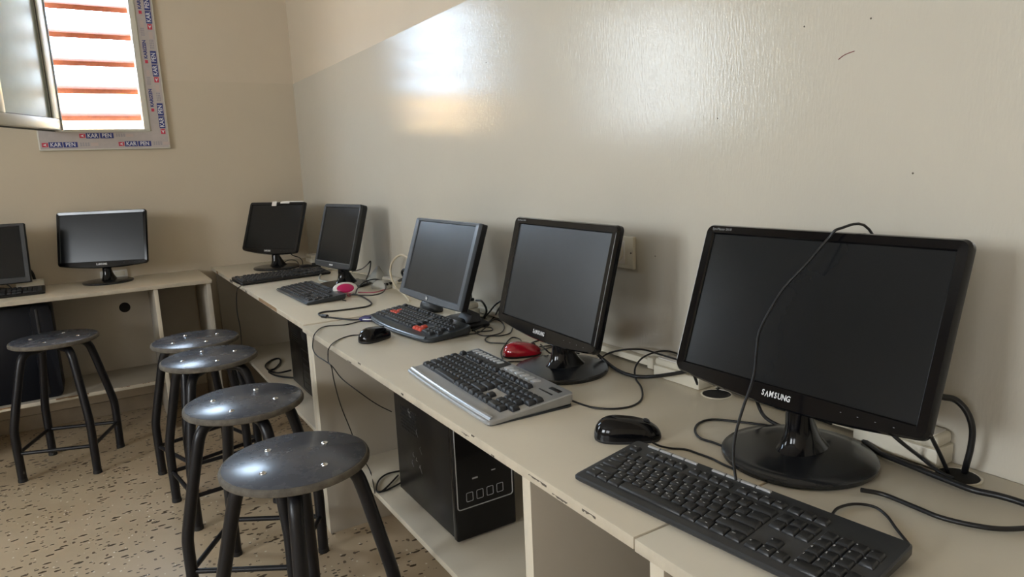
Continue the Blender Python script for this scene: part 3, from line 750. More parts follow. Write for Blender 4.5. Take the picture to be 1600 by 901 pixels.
def keyboard(label, loc, rz, w, d, hf, hb, body, keym, lip, px=None, py=.0185, kh=.0075, front=.0, back=0., bow=0., legends=False, red=False, fgap=.35, inset=.011, roundness=.008, name='keyboard', kd=.0172):
    t = thing(name, label, 'keyboard', loc, math.radians(rz))
    a = math.atan2(hb - hf, d)
    def top(y): return hf + (hb - hf) * (y + d / 2) / d
    def plan(w_, d_, r_):
        o = outline(w_, d_, r_, 0, k=4, nb=16)
        return [(x, y - bow * max(0, 1 - (2 * x / w) ** 2) if y < -d_ / 2 + r_ * 1.01 else y) for x, y in o]
    bm = bmesh.new()
    P0, P1, P2 = plan(w - .006, d - .006, roundness), plan(w, d, roundness), plan(w - .004, d - .004, roundness)
    rings(bm, [[Vector((x, y, .001 if y < 0 else max(.001, (hb - hf) * .35)) ) for x, y in P0], [Vector((x, y, min(.005, top(y) * .4) if y < 0 else top(y) * .5)) for x, y in P1],
               [Vector((x, y, top(y) - .002)) for x, y in P1], [Vector((x, y, top(y))) for x, y in P2]])
    obj('body', bm, body, t, angle=35)
    if hb - hf > .008:
        for sx in (-1, 1):
            bm = bmesh.new(); box(bm, (sx * (w/2 - .04) - .015, d/2 - .022, 0), (sx * (w/2 - .04) + .015, d/2 - .014, (hb - hf) * .35 + .002), bev=.001); obj('foot', bm, 'matteblack', t)
    px = px or (w - 2 * inset) / 22.5
    x0 = -22.5 * px / 2
    ytop = d / 2 - back - py / 2
    R = Matrix.Rotation(a, 4, 'X')
    for ri, row in enumerate(ROWS):
        y = ytop - ri * py - (fgap * py if ri else 0)
        kdd = kd * .82 if ri == 0 else kd
        for (u, uw, lg) in row:
            kw = uw * px - .0012
            km = 'key_red' if (red and (ri, lg) in RED) else keym
            me = key_mesh(kw, kdd, kh, km)
            x = x0 + (u + uw / 2) * px
            if legends and lg:
                bm = bmesh.new(); bm.from_mesh(me)
                sz = .0052 if len(lg) == 1 else .0032
                add_text(bm, lg, sz, Matrix.Translation((-kw * .5 + .0036 + (len(lg) > 1) * .001, .0018, kh + .0001)), depth=.00005, mi=1, align='LEFT' if len(lg) > 1 else 'CENTER')
                if len(lg) == 1 and lg.isalpha(): add_text(bm, '~', .0055, Matrix.Translation((kw * .16, -.0022, kh + .0001)), depth=.00005, mi=1, weight=.0001)
                ko = obj('function_key' if ri == 0 else 'key', bm, [keym, 'logo'], t, angle=50)
            else:
                ko = bpy.data.objects.new('function_key' if ri == 0 else 'key', me); COL.objects.link(ko); ko.parent = t
            ko.location = (x, y, top(y) - .0006); ko.rotation_euler = (a, 0, 0)
    return t, top, a, x0, px, ytop
def on_top(bm, top, a, x0, x1, y0, y1, h, bev=.0008, skew=0):
    """low block lying on the sloping keyboard top"""
    yc = (y0 + y1) / 2
    fs = box(bm, (x0, y0 - yc, -.0006), (x1, y1 - yc, h), bev=bev)
    mt = Matrix.Translation((0, yc, top(yc))) @ Matrix.Rotation(a, 4, 'X')
    for v in {v for f in fs for v in f.verts}:
        if skew: v.co.x += skew * (v.co.y)
        v.co = mt @ v.co

# silver multimedia keyboard
t, top, a, x0, px, yt = keyboard('silver multimedia keyboard with black keys, in front of the middle wide monitor', (-.401, -2.805, H), -92.9, .434, .196, .010, .030, 'silver', 'key', True,
                                 px=.0187, py=.0182, back=.042, kh=.0085, roundness=.010, bow=.004)
bm = bmesh.new(); on_top(bm, top, a, -.206, -.035, .058, .0935, .0015); mp_ = obj('media_panel', bm, 'dark_bezel', t)
bm = bmesh.new()
for k in range(8): on_top(bm, top, a, -.195 + k * .0185, -.186 + k * .0185, .071, .085, .0042, skew=.35)
obj('media_key', bm, 'silver_key', mp_)
for k in range(6):
    bm = bmesh.new(); on_top(bm, top, a, -.022 + k * .0235, -.008 + k * .0235, .068, .084, .0030, skew=.3); obj('media_key', bm, 'silver_key', t)
bm = bmesh.new(); on_top(bm, top, a, .158, .196, .073, .083, .0012); obj('status_window', bm, 'black', t)
bm = bmesh.new(); on_top(bm, top, a, .145, .195, .057, .0605, .0010, bev=.0003); obj('status_strip', bm, 'black', t)
bm = bmesh.new()
tube(bm, [Vector((x, -.0980 - .004 * max(0, 1 - (2*x/.44)**2) + .010, .0105)) for x in (-.209, -.11, 0, .11, .209)], .0072, n=10, sq=.45)
obj('front_lip', bm, 'silver', t)
bm = bmesh.new(); rings(bm, [[Vector((x, y, z)) for x, y in rrect(.430, .191, .01, 4)] for z in (.0005, .0045)]); obj('underside', bm, 'kb_dark', t)

# gaming keyboard with red keys
t, top, a, x0, px, yt = keyboard('dark grey keyboard with red arrow and WASD keys below the blue-grey monitor', (-.262, -2.138, H), -88.5, .455, .150, .012, .030, 'kb_dark', 'key', True,
                                 px=.0187, py=.0182, back=.010, kh=.0080, red=True, bow=.020, roundness=.022)
bm = bmesh.new(); tube(bm, [Vector((x, -.075 - .020 * (1 - (2*x/.455)**2) + .006, .0115)) for x in [(-.205 + .041 * i) for i in range(11)]], .0062, n=10, sq=.5); obj('front_lip', bm, 'kb_lip', t)

# keyboard on the corner desk, with media strip
t, top, a, x0, px, yt = keyboard('small dark keyboard with a pale media strip beside the pink and white mouse', (-.372, -1.330, H + .004), -89, .440, .155, .010, .026, 'kb_dark', 'key', True,
                                 back=.024, py=.0180, kd=.0165, kh=.0060, roundness=.006)
bm = bmesh.new(); on_top(bm, top, a, -.20, -.06, .0625, .0735, .0015); on_top(bm, top, a, -.045, .04, .0625, .0735, .0015); obj('media_key', bm, 'hp_bezel', t)
bm = bmesh.new(); tube(bm, [Vector((x, -.0745, .0090)) for x in (-.214, 0, .214)], .0022, n=8, smooth=False); obj('front_lip', bm, 'kb_lip', t)
bm = bmesh.new(); tube(bm, [(.222, .060, .004), (.232, .063, .0026), (.245, .066, .0026)], .0020, n=8); obj('cord_stub', bm, 'cable', t)

# far keyboard facing the window wall
keyboard('long black keyboard in front of the corner monitor, its cord hanging off the desk', (-.340, -.757, H + .004), 7.0, .430, .150, .011, .027, 'black', 'key', True, back=.014, kh=.0075, py=.0182)
# keyboard at the left edge
keyboard('black keyboard on the left desk in front of the cut-off monitor', (-1.522, -.262, H), 1.5, .435, .150, .010, .024, 'black', 'key', True, back=.014, kh=.0070, py=.0182)
# nearest keyboard with printed keys and chrome hot keys
t, top, a, x0, px, yt = keyboard('black keyboard with white letters at the front, nearest of all the keyboards', (-.418, -3.492, H), -84.0, .430, .148, .010, .024, 'dark_bezel', 'key_top', True,
                                 back=.019, kh=.0048, legends=True, py=.0180, kd=.0170, roundness=.007)
for k in range(4):
    bm = bmesh.new(); on_top(bm, top, a, -.185 + k * .0245, -.1625 + k * .0245, .0640, .0690, .0022); obj('hot_key', bm, 'silver_key', t)
for k in range(4):
    bm = bmesh.new(); on_top(bm, top, a, -.062 + k * .0245, -.0395 + k * .0245, .0640, .0690, .0022); obj('hot_key', bm, 'silver_key', t)

# ================================================================ MICE
def mouse(label, loc, rz, L=.112, Wd=.062, Ht=.036, shell='black', skirt='matteblack', hump=-.12, cord=None, wheel='matteblack', roll=None, cm='cable', pinch=.10):
    t = thing('mouse', label, 'mouse', loc, math.radians(rz))
    if roll is not None: t.rotation_euler = roll
    def pt(u, v):   # u around, v 0 rim .. 1 crown
        cu, su = math.cos(u), math.sin(u)
        e = .86
        x = L/2 * math.copysign(abs(cu) ** e, cu); y = Wd/2 * math.copysign(abs(su) ** e, su)
        y *= 1 - pinch * math.cos(2 * (x / (L/2)) * .9) * .6 - .06 * (x / (L/2))
        k = math.cos(v * PI/2) ** .72
        z = Ht * math.sin(v * PI/2) ** .95
        xx = x * k + hump * L * .35 * (1 - k)
        return Vector((xx, y * k, .0055 + (z * (1 - .16 * (xx / (L/2) - hump)))))
    n, mm = 36, 12
    bm = bmesh.new()
    rings(bm, [[pt(2*PI*i/n, v/mm) for i in range(n)] for v in range(mm)]); obj('shell', bm, shell, t, angle=60)
    bm = bmesh.new()
    def rim(k, z): return [Vector((pt(2*PI*i/n, 0).x * k, pt(2*PI*i/n, 0).y * k, z)) for i in range(n)]
    rings(bm, [rim(.94, 0), rim(.985, .002), rim(1.0, .0060), rim(.97, .0075)]); obj('skirt', bm, skirt, t, angle=60)
    bm = bmesh.new()
    zc = pt(0, .45); 
    tube(bm, [Vector((0, -.004, 0)), Vector((0, .004, 0))], .0085, n=20, smooth=False)
    for v in bm.verts: v.co += Vector((L * .27, 0, Ht * .80 - .001))
    obj('scroll_wheel', bm, wheel, t)
    return t
mn = mouse('black mouse beside the front left corner of the nearest keyboard', (-.340, -3.214, H), -36, L=.118, Wd=.062, Ht=.036, shell='gloss', hump=-.2, pinch=.14)
mr = mouse('glossy red mouse with a black underside beside the middle monitor stand', (-.190, -2.640, H), -22, L=.102, Wd=.056, Ht=.032, shell='red', skirt='black')
m_3 = mouse('black mouse at the desk edge in front of the keyboard with red keys', (-.428, -2.212, H), 25, L=.112, Wd=.066, Ht=.034, shell='gloss')
mt_ = mouse('dark mouse half hidden under the blue-grey monitor', (-.118, -1.945, H), -80, L=.105, Wd=.06, Ht=.034, shell='dark_bezel')
# pink and white mouse tipped against the stand of the small monitor
t = thing('mouse', 'white mouse with a magenta face tipped on its side beside the small monitor', 'mouse', (-.262, -1.452, H + .004), math.radians(-102))
def ellip(bm, c, rx, ry, rz_, mtx, n=32, m=12, v0=-.5, v1=.5):
    rings(bm, [[mtx @ Vector((c[0] + rx * math.cos(PI * (v0 + (v1 - v0) * j / m)) * math.cos(2*PI*i/n), c[1] + ry * math.cos(PI * (v0 + (v1 - v0) * j / m)) * math.sin(2*PI*i/n), c[2] + rz_ * math.sin(PI * (v0 + (v1 - v0) * j / m)))) for i in range(n)] for j in range(1, m)])
mtx = Matrix.Translation((0, 0, .0285)) @ Matrix.Rotation(math.radians(48), 4, 'Y')
bm = bmesh.new(); ellip(bm, (0, 0, 0), .030, .049, .016, mtx); obj('shell', bm, 'white', t, angle=70)
bm = bmesh.new(); ellip(bm, (.003, 0, .0062), .0225, .037, .0125, mtx, v0=0); obj('face', bm, 'magenta', t, angle=70)
bm = bmesh.new(); ellip(bm, (0, 0, 0), .009, .009, .008, Matrix.Translation((.030, .010, .0085))); obj('scroll_wheel', bm, 'cable_pink', t, angle=70)

# small black power adapters in the corner
t = thing('power_adapter', 'small black adapter box between the corner monitor and its keyboard', 'adapter', (-.150, -.555, H + .004), .1)
bm = bmesh.new(); box(bm, (-.052, -.022, 0), (-.004, .022, .028), bev=.003); box(bm, (-.004, -.020, .002), (.050, .020, .024), bev=.003); obj('case', bm, 'black', t)
bm = bmesh.new(); lathe(bm, [(.012, .023), (.012, .030), (.009, .032)], c=(.022, 0, 0), n=18); obj('knob', bm, 'black', t)
t = thing('power_adapter', 'grey plug adapter in the cable tangle behind the pink and white mouse', 'adapter', (-.085, -1.395, H + .004), .5)
bm = bmesh.new(); rings(bm, [[Vector((x, y, z)) for x, y in rrect(.060 * k, .085 * k, .012, 4)] for z, k in ((0, .95), (.006, 1), (.022, .85), (.034, .5))]); obj('case', bm, 'cable_grey', t)
bm = bmesh.new(); box(bm, (-.022, -.040, .016), (-.006, -.028, .026), bev=.001); box(bm, (.004, -.040, .016), (.018, -.028, .026), bev=.001); obj('socket_hole', bm, 'hole', t)
t = thing('power_adapter', 'grey white wedge plug leaning on the wall behind the small monitor', 'adapter', (-.050, -1.235, H + .004), .1)
bm = bmesh.new(); rings(bm, [[Vector((x + z * .2, y, z)) for x, y in rrect(.060 * k, .09 * k, .006, 3)] for z, k in ((0, 1), (.01, 1), (.05, .5), (.072, .15))]); obj('case', bm, 'cable_grey', t)

# ================================================================ CABLES
CABLES = {
 'near keyboard cord over monitor': (0.0021, [[-0.03, -3.52, 0.85], [-0.05, -3.51, 0.98], [-0.095, -3.49, 1.085], [-0.15, -3.4774, 1.0898], [-0.1588, -3.4662, 1.0755], [-0.1811, -3.4476, 1.0392], [-0.2053, -3.4251, 0.9999], [-0.2289, -3.4153, 0.9615], [-0.2462, -3.4131, 0.9335], [-0.2621, -3.4217, 0.9077], [-0.2827, -3.4332, 0.8741], [-0.3095, -3.4361, 0.8306], [-0.3301, -3.4411, 0.7971], [-0.3466, -3.452, 0.7703], [-0.3613, -3.4694, 0.7464]]),
 'thick right': (0.0048, [[-0.09, -3.5786, 0.8609], [-0.07, -3.594, 0.8429], [-0.05, -3.6069, 0.8361], [-0.045, -3.6212, 0.8212], [-0.042, -3.6292, 0.7973], [-0.041, -3.629, 0.7682], [-0.04, -3.6246, 0.7382], [-0.0208, -3.6132, 0.71]]),
 'right2': (0.003, [[-0.1, -3.5916, 0.8077], [-0.09, -3.5969, 0.7851], [-0.07, -3.6005, 0.755], [-0.0506, -3.6039, 0.7233], [-0.0355, -3.5993, 0.71]]),
 'right3': (0.003, [[-0.12, -3.5473, 0.7887], [-0.11, -3.5668, 0.7702], [-0.0609, -3.5712, 0.735], [-0.0739, -3.6042, 0.728], [-0.0774, -3.6255, 0.726]]),
 'thick desk': (0.0048, [[-0.05, -3.4731, 0.7278], [-0.0703, -3.509, 0.7253], [-0.0756, -3.5327, 0.7253], [-0.0805, -3.5726, 0.7253], [-0.0871, -3.6215, 0.7253], [-0.0899, -3.6568, 0.7253], [-0.0808, -3.6849, 0.7253], [-0.0779, -3.7143, 0.7253], [-0.0817, -3.7721, 0.7253]]),
 'front desk cable': (0.0035, [[-0.2147, -3.5676, 0.727], [-0.1969, -3.59, 0.7238], [-0.1983, -3.6347, 0.7238], [-0.1993, -3.6681, 0.7238], [-0.1873, -3.701, 0.7238], [-0.1661, -3.7283, 0.7239], [-0.1159, -3.7574, 0.7238]]),
 'loop behind near': (0.002, [[-0.3061, -3.5813, 0.7222], [-0.2778, -3.5741, 0.7222], [-0.2509, -3.5806, 0.7222], [-0.2372, -3.5998, 0.7222], [-0.2468, -3.623, 0.7222], [-0.2684, -3.6477, 0.7222], [-0.2925, -3.6769, 0.7222]]),
 'loop m1': (0.0022, [[-0.0929, -3.3508, 0.7224], [-0.1109, -3.3172, 0.7224], [-0.134, -3.279, 0.7224], [-0.161, -3.2454, 0.7224], [-0.1936, -3.2442, 0.7224], [-0.2242, -3.2635, 0.7224], [-0.2432, -3.2931, 0.7224], [-0.24, -3.3204, 0.7224], [-0.2393, -3.3515, 0.7224], [-0.2374, -3.3853, 0.7224]]),
 'near mouse cord': (0.0018, [[-0.3414, -3.2761, 0.735], [-0.3344, -3.287, 0.73], [-0.3136, -3.2929, 0.722], [-0.2973, -3.3121, 0.722], [-0.2938, -3.3344, 0.722], [-0.291, -3.3619, 0.722], [-0.2932, -3.3875, 0.722], [-0.2935, -3.4105, 0.722]]),
 'm2m1 thick': (0.0042, [[-0.1, -2.8225, 0.7546], [-0.08, -2.8387, 0.7303], [-0.0958, -2.9039, 0.7246], [-0.0971, -2.9603, 0.7246], [-0.075, -2.9988, 0.7281], [-0.09, -3.0949, 0.7629], [-0.08, -3.1349, 0.78]]),
 'm2m1 thin': (0.0022, [[-0.1225, -2.8176, 0.7224], [-0.0712, -2.8032, 0.7224], [-0.04, -2.8029, 0.7331], [-0.035, -2.8575, 0.7534], [-0.035, -2.9251, 0.7675], [-0.04, -2.983, 0.77], [-0.06, -3.0618, 0.7777], [-0.06, -3.1163, 0.7787]]),
 'silver kb cord': (0.0021, [[-0.3222, -3.0205, 0.735], [-0.2997, -3.0223, 0.7223], [-0.2908, -3.0628, 0.7223], [-0.2587, -3.093, 0.7223], [-0.222, -3.0989, 0.7223], [-0.1808, -3.0783, 0.7223], [-0.1344, -3.026, 0.7223], [-0.0985, -2.9681, 0.7223], [-0.0811, -2.9492, 0.74], [-0.0614, -2.9535, 0.76], [-0.0273, -2.9657, 0.77], [-0.0055, -2.9844, 0.77], [-0.0101, -3.0226, 0.77], [-0.0025, -3.0628, 0.77]]),
 'm1 hang1': (0.0035, [[-0.09, -3.2854, 0.7676], [-0.08, -3.2897, 0.7354], [-0.0976, -3.3204, 0.73], [-0.0959, -3.353, 0.7238]]),
 'm1 hang2': (0.0025, [[-0.09, -3.3068, 0.7611], [-0.08, -3.327, 0.7498], [-0.08, -3.3666, 0.7517], [-0.08, -3.4102, 0.7529], [-0.07, -3.4276, 0.7478]]),
 'm2 hang': (0.0022, [[-0.1, -2.5931, 0.7244], [-0.1493, -2.6863, 0.74], [-0.1254, -2.6799, 0.7224], [-0.0882, -2.6793, 0.7224], [-0.0715, -2.7261, 0.7224]]),
 'hole1 a': (0.003, [[-0.06, -3.1022, 0.7615], [-0.05, -3.1073, 0.7326], [-0.0315, -3.1012, 0.71]]),
 'hole1 b': (0.003, [[-0.06, -3.2156, 0.7819], [-0.045, -3.1713, 0.7478], [-0.0051, -3.1199, 0.715]]),
 'plug3 cable': (0.0035, [[-0.07, -2.1846, 0.7837], [-0.07, -2.2184, 0.7865], [-0.07, -2.2417, 0.7734], [-0.065, -2.2392, 0.7536], [-0.0231, -2.1408, 0.71]]),
 'm3 power': (0.0028, [[-0.03, -2.3025, 0.8012], [-0.04, -2.2589, 0.7778], [-0.05, -2.2333, 0.7505], [-0.0259, -2.1502, 0.712]]),
 'm2 power': (0.0028, [[-0.03, -2.3018, 0.793], [-0.05, -2.2947, 0.7724], [-0.0155, -2.2005, 0.7231], [-0.0855, -2.2719, 0.7231], [-0.1294, -2.301, 0.7231], [-0.1604, -2.3171, 0.7231]]),
 'loop a': (0.0017, [[-0.1149, -2.1654, 0.7219], [-0.1241, -2.2299, 0.7219], [-0.1511, -2.3079, 0.7219], [-0.168, -2.3774, 0.7219], [-0.1504, -2.4031, 0.7219], [-0.1102, -2.3978, 0.7219], [-0.0676, -2.3498, 0.7219], [-0.036, -2.2864, 0.7219], [-0.0276, -2.233, 0.7219], [-0.0618, -2.2508, 0.7219], [-0.112, -2.3099, 0.7219], [-0.1636, -2.3503, 0.7219], [-0.2046, -2.3346, 0.7219], [-0.1962, -2.3106, 0.7219]]),
 'loop b': (0.0017, [[-0.1778, -2.284, 0.7219], [-0.1347, -2.2782, 0.7219], [-0.0973, -2.3119, 0.7219], [-0.114, -2.352, 0.7219], [-0.1557, -2.3362, 0.7219]]),
 'loop c': (0.0017, [[-0.0486, -2.367, 0.7219], [-0.0888, -2.4169, 0.7219], [-0.1249, -2.4258, 0.7219], [-0.1543, -2.4098, 0.7219], [-0.183, -2.4337, 0.7219], [-0.1914, -2.4735, 0.7219], [-0.1677, -2.5034, 0.7219], [-0.148, -2.5388, 0.7219], [-0.1295, -2.5902, 0.7219], [-0.0891, -2.6077, 0.7219], [-0.0445, -2.6199, 0.7219]]),
 'red mouse cord': (0.0017, [[-0.1584, -2.6789, 0.735], [-0.0966, -2.6273, 0.7219], [-0.0669, -2.6271, 0.7219], [-0.0499, -2.6418, 0.7219], [-0.0292, -2.5688, 0.7219], [-0.0671, -2.545, 0.7219], [-0.1306, -2.5539, 0.7219], [-0.1068, -2.5006, 0.7219], [-0.1129, -2.4662, 0.7219], [-0.1645, -2.5153, 0.7219], [-0.2187, -2.581, 0.7219], [-0.2558, -2.6517, 0.7219]]),
 'loop d': (0.0017, [[-0.2907, -2.6879, 0.7219], [-0.2506, -2.671, 0.7219], [-0.2167, -2.6923, 0.7219], [-0.1629, -2.6848, 0.7219], [-0.1213, -2.6968, 0.7219], [-0.0954, -2.7031, 0.7219]]),
 'mouse3 cord': (0.0017, [[-0.4447, -2.132, 0.7219], [-0.4704, -2.1197, 0.7219], [-0.5079, -2.1379, 0.7219], [-0.5476, -2.1845, 0.7225], [-0.5736, -2.2354, 0.7225], [-0.553, -2.1525, 0.6881], [-0.56, -2.1726, 0.6687], [-0.56, -2.2001, 0.6597], [-0.54, -2.1401, 0.6085], [-0.52, -2.0961, 0.5427], [-0.5, -2.067, 0.4784], [-0.48, -2.0689, 0.4066], [-0.46, -2.065, 0.3292], [-0.42, -2.0423, 0.244], [-0.4644, -2.2054, 0.245]]),
 'red kb cord': (0.0017, [[-0.3341, -1.9644, 0.7219], [-0.3808, -1.9471, 0.7219], [-0.4333, -1.9613, 0.7219], [-0.4851, -1.9385, 0.7219], [-0.5166, -1.9607, 0.7225], [-0.5534, -2.0282, 0.7225], [-0.553, -2.0013, 0.6969], [-0.56, -2.0187, 0.6751], [-0.56, -2.0556, 0.6627], [-0.55, -2.1172, 0.6544], [-0.54, -2.1437, 0.6428], [-0.52, -2.1614, 0.6057], [-0.48, -2.2046, 0.5631], [-0.43, -2.1937, 0.5151], [-0.39, -2.2008, 0.4857]]),
 'k1 cord': (0.0025, [[-0.5505, -0.8771, 0.73], [-0.5738, -0.929, 0.728], [-0.552, -0.7559, 0.6879], [-0.555, -0.7366, 0.6401], [-0.555, -0.723, 0.5767], [-0.55, -0.7219, 0.5138], [-0.54, -0.6558, 0.4369], [-0.5, -0.4034, 0.2777], [-0.47, -0.282, 0.1555]]),
 'vga': (0.003, [[-0.243, -1.3927, 0.7233], [-0.224, -1.5072, 0.7233], [-0.2418, -1.6824, 0.7233], [-0.279, -1.7428, 0.7233], [-0.3382, -1.7478, 0.7233], [-0.394, -1.7398, 0.7233], [-0.4365, -1.729, 0.7233], [-0.4588, -1.7508, 0.7233], [-0.4594, -1.8051, 0.7233], [-0.4401, -1.8496, 0.7233], [-0.4011, -1.8985, 0.7233], [-0.3727, -1.9246, 0.7233]]),
 'beige loop': (0.0045, [[-0.1262, -1.7732, 0.73], [-0.1014, -1.6572, 0.74], [-0.07, -1.5176, 0.7382], [-0.065, -1.4571, 0.77], [-0.06, -1.438, 0.8075], [-0.055, -1.4678, 0.8472], [-0.05, -1.5407, 0.8741], [-0.05, -1.6218, 0.8659]]),
 'black m4': (0.0053, [[-0.0853, -1.2801, 0.7238], [-0.0394, -1.3496, 0.7238], [0.0105, -1.3368, 0.73], [-0.06, -1.5674, 0.7822], [-0.06, -1.5976, 0.8087], [-0.06, -1.5804, 0.8197], [-0.06, -1.5584, 0.8045], [-0.06, -1.581, 0.7863]]),
 'pink cable': (0.0025, [[-0.2001, -1.4246, 0.7219], [-0.1503, -1.474, 0.7219], [-0.098, -1.446, 0.7219], [-0.0314, -1.408, 0.7219], [0.01, -1.4064, 0.7219]]),
 'pink cable2': (0.0025, [[-0.1092, -1.3508, 0.7219], [-0.0863, -1.4164, 0.7219], [-0.0184, -1.3552, 0.7219]]),
 'grey loop': (0.0045, [[-0.0261, -1.1099, 0.74], [-0.0277, -0.8475, 0.73], [-0.0704, -0.6764, 0.7233], [-0.142, -0.7504, 0.7233], [-0.2067, -0.9044, 0.7233], [-0.2265, -1.0115, 0.7233], [-0.2, -1.0877, 0.7233], [-0.133, -1.1085, 0.7233], [-0.0808, -1.0881, 0.7233]]),
 'green loop': (0.003, [[-0.0151, -1.1217, 0.74], [-0.0421, -0.9829, 0.74], [-0.063, -0.7052, 0.7222], [-0.1209, -0.7335, 0.7222]]),
 'm4 loop a': (0.0027, [[-0.0505, -0.9163, 0.74], [-0.0336, -1.0078, 0.76], [-0.08, -1.23, 0.811], [-0.08, -1.2647, 0.8256], [-0.08, -1.2492, 0.7903], [-0.08, -1.2183, 0.7585], [-0.058, -1.1259, 0.722]]),
 'm4 loop b': (0.0027, [[-0.2684, -1.5879, 0.748], [-0.1977, -1.424, 0.748], [-0.121, -1.3038, 0.748], [-0.0686, -1.2874, 0.748], [-0.0763, -1.3962, 0.748], [-0.1189, -1.5247, 0.748], [-0.1746, -1.6254, 0.748], [-0.2229, -1.6509, 0.748], [-0.2545, -1.6198, 0.748], [-0.2873, -1.5693, 0.748]]),
 'm5 cord a': (0.0027, [[-0.1819, -0.28, 0.7938], [-0.1679, -0.3, 0.7764], [-0.1456, -0.33, 0.7662], [-0.143, -0.38, 0.7529], [-0.1607, -0.45, 0.7305]]),
 'm5 cord b': (0.0027, [[-0.1885, -0.1516, 0.722], [-0.1619, -0.1801, 0.74], [-0.1424, -0.2418, 0.74], [-0.1564, -0.3446, 0.73], [-0.1983, -0.3578, 0.722], [-0.171, -0.4224, 0.722]]),
 'm7 cord a': (0.0027, [[-1.5023, -0.2, 0.7816], [-1.4743, -0.2, 0.7782], [-1.4477, -0.2, 0.7628], [-1.4298, -0.22, 0.742]]),
 'm7 plug cable': (0.0067, [[-1.367, -0.1, 0.8212], [-1.3562, -0.08, 0.796], [-1.3522, -0.07, 0.7725], [-1.3507, -0.06, 0.749]]),
 'coil1': (0.0045, [[-0.3255, -0.6756, 0.245], [-0.3891, -0.6787, 0.245], [-0.4175, -0.5988, 0.245], [-0.4089, -0.4887, 0.245], [-0.3581, -0.4077, 0.245], [-0.3213, -0.4069, 0.245], [-0.3346, -0.4904, 0.245], [-0.3827, -0.5847, 0.245], [-0.4228, -0.6227, 0.245], [-0.4127, -0.7137, 0.245], [-0.3774, -0.783, 0.245], [-0.3498, -0.8189, 0.245]]),
 'coil2': (0.0028, [[-0.339, -2.1063, 0.245], [-0.3837, -2.1019, 0.245], [-0.4227, -2.1295, 0.245], [-0.4535, -2.1876, 0.245], [-0.4469, -2.2081, 0.245], [-0.4016, -2.173, 0.245], [-0.3588, -2.1323, 0.245], [-0.4342, -2.202, 0.245], [-0.4549, -2.2022, 0.245], [-0.4262, -2.208, 0.245], [-0.3687, -2.1868, 0.245]]),
 'floor cable': (0.002, [[-0.8258, -0.5234, 0.005], [-0.8119, -0.5028, 0.005], [-0.789, -0.4341, 0.005]]),
}

def zfix(p, desk1): return p
LAB = {
 'near keyboard cord over monitor': ('cable', 'thin black cord hanging over the top and screen of the nearest monitor'),
 'thick right': ('cable', 'thick black cable arching down to the desk hole right of the nearest monitor'),
 'right2': ('cable', 'black cable running straight down from the nearest monitor corner to the desk hole'),
 'right3': ('cable', 'black cable sloping from below the nearest monitor to the right desk hole'),
 'thick desk': ('cable', 'thick black cable lying along the wall out to the right edge of the picture'),
 'front desk cable': ('cable', 'black cable on the desk from the nearest stand to the lower right edge'),
 'loop behind near': ('cable', 'small black cord loop behind the right end of the nearest keyboard'),
 'loop m1': ('cable', 'thin black cord looping out left of the nearest monitor stand'),
 'm2m1 thick': ('cable', 'thick black cable sagging along the wall between the two nearest monitors'),
 'm2m1 thin': ('cable', 'thin black cable rising along the wall from the middle monitor stand'),
 'm1 hang1': ('cable', 'black cable curving under the nearest monitor left of its neck'),
 'm1 hang2': ('cable', 'thin black cable passing behind the neck of the nearest monitor'),
 'm2 hang': ('cable', 'short thin black cable under the middle monitor left of its neck'),
 'hole1 a': ('cable', 'black cable entering the left side of the desk hole behind the nearest monitor'),
 'hole1 b': ('cable', 'black cable entering the right side of the desk hole behind the nearest monitor'),
 'plug3 cable': ('cable', 'black cable from the plug on the small cream block down the desk hole'),
 'm3 power': ('cable', 'black cable arching from the middle monitor into the desk hole beside the cream block'),
 'm2 power': ('cable', 'black cable sagging from the middle monitor down to the stand of the blue-grey one'),
 'loop a': ('cable', 'large thin black cord loop right of the blue-grey monitor stand'),
 'loop b': ('cable', 'short thin black cord loop close beside the blue-grey monitor stand'),
 'loop c': ('cable', 'thin wavy black cord on the desk leading behind the red mouse'),
 'loop d': ('cable', 'thin black cord on the desk curving in front of the red mouse'),
 'vga': ('cable', 'black video cable bent in a hairpin near the desk joint, with a blue plug'),
 'beige loop': ('cable', 'beige cable standing in an upright loop left of the blue-grey monitor'),
 'black m4': ('cable', 'black cable curling up at the wall left of the blue-grey monitor'),
 'pink cable': ('cable', 'pink-red cable on the desk running from the pink mouse towards the wall'),
 'pink cable2': ('cable', 'short pink cable close to the wall behind the small monitor'),
 'grey loop': ('cable', 'grey cable loop on the desk behind the small dark keyboard'),
 'green loop': ('cable', 'thin pale cable between the far keyboard and the small monitor'),
 'm4 loop a': ('cable', 'thin black cable peaking against the wall right of the small monitor'),
 'm4 loop b': ('cable', 'thin black cable loop lying around the grey adapter behind the pink mouse'),
 'm5 cord a': ('cable', 'thin black cord dropping from the corner monitor to the small black adapter'),
 'm5 cord b': ('cable', 'thin black cord lying behind the stand of the corner monitor'),
 'm7 cord a': ('cable', 'thin black cord arching above the keyboard at the left picture edge'),
 'm7 plug cable': ('cable', 'thick black cable running down behind the monitor at the left picture edge'),
 'coil1': ('cable', 'black cable coil on the shelf of the corner desk'),
 'coil2': ('cable', 'black cable coil on the shelf left of the silver-outlined tower'),
 'floor cable': ('cable', 'short black cable end on the floor below the left desk divider'),
}
CORDS = {'near mouse cord': mn, 'red mouse cord': mr, 'mouse3 cord': m_3}
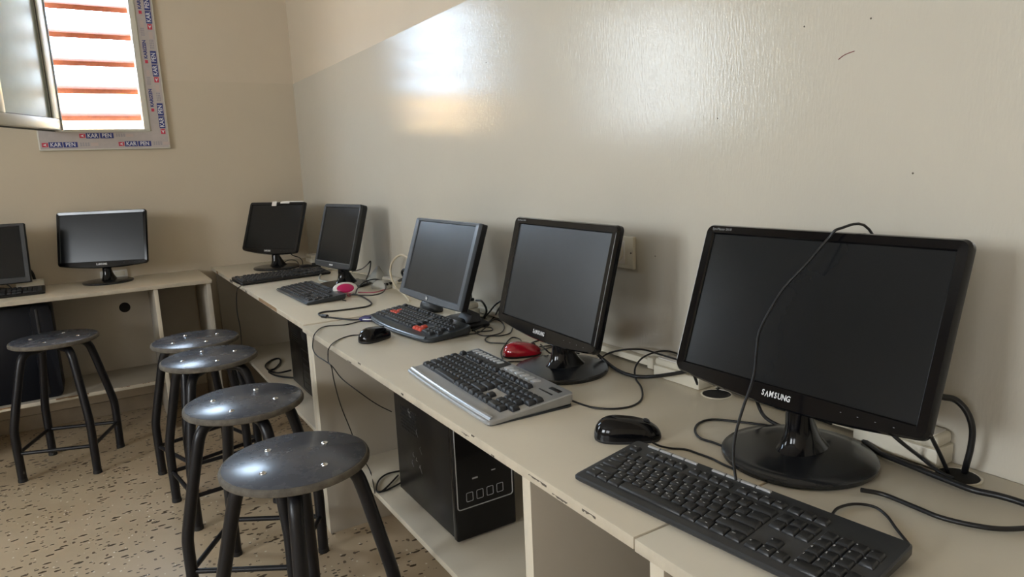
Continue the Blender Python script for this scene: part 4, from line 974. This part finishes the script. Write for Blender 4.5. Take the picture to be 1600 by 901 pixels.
MATS = {'beige loop': 'cable_beige', 'pink cable': 'cable_pink', 'pink cable2': 'cable_pink', 'grey loop': 'cable_grey', 'green loop': 'cable_beige'}
KB = {'silver kb cord': 'silver multimedia', 'red kb cord': 'dark grey keyboard with red', 'k1 cord': 'long black keyboard'}
for nm, (r, pts) in CABLES.items():
    q = [list(p) for p in pts]
    for p in q:                                        # the corner desk top is 4 mm higher
        if p[1] > S1Y and p[0] > -.55 and abs(p[2] - H) < .006: p[2] += .004
        p[0] = min(p[0], -.004 - r)
    bm = bmesh.new(); tube(bm, q, r, n=8, sub=6)
    parent = CORDS.get(nm)
    if nm in KB: parent = [o for o in S.objects if o.get('label', '').startswith(KB[nm])][0]
    o = obj('cord' if parent else 'cable', bm, MATS.get(nm, 'cable'), None, angle=60)
    if parent:
        bpy.context.view_layer.update()
        o.data.transform(parent.matrix_world.inverted()); o.parent = parent
    else:
        cat_, lab_ = LAB[nm]; tag(o, lab_, cat_)
        if nm == 'vga':
            bm = bmesh.new()
            a_ = Vector(q[-1]); b_ = Vector(q[-2]); d_ = (a_ - b_).normalized()
            rz_ = math.atan2(d_.y, d_.x)
            mt = Matrix.Translation((a_.x, a_.y, H)) @ Matrix.Rotation(rz_, 4, 'Z')
            box(bm, (0, -.009, .001), (.012, .009, .011), bev=.003, mtx=mt); box(bm, (.010, -.017, 0), (.044, .017, .015), bev=.003, mtx=mt)
            obj('video_plug', bm, 'vga', o)
            bm = bmesh.new(); box(bm, (.043, -.012, .003), (.050, .012, .011), bev=.001, mtx=mt); box(bm, (.018, -.021, .005), (.056, -.017, .010), bev=.001, mtx=mt); box(bm, (.018, .017, .005), (.056, .021, .010), bev=.001, mtx=mt)
            obj('plug_shell', bm, 'silver', o)
            bm = bmesh.new(); c_, e_ = Vector(q[8]), Vector(q[9]); c_.z = e_.z = H + .0085
            dd = (e_ - c_).normalized(); tube(bm, [c_ - dd * .004, c_, c_ + dd * .018, c_ + dd * .022], .0065, n=14, radii=lambda f: .0045 if f < .1 or f > .9 else .0072)
            obj('ferrite_bead', bm, 'black', o)
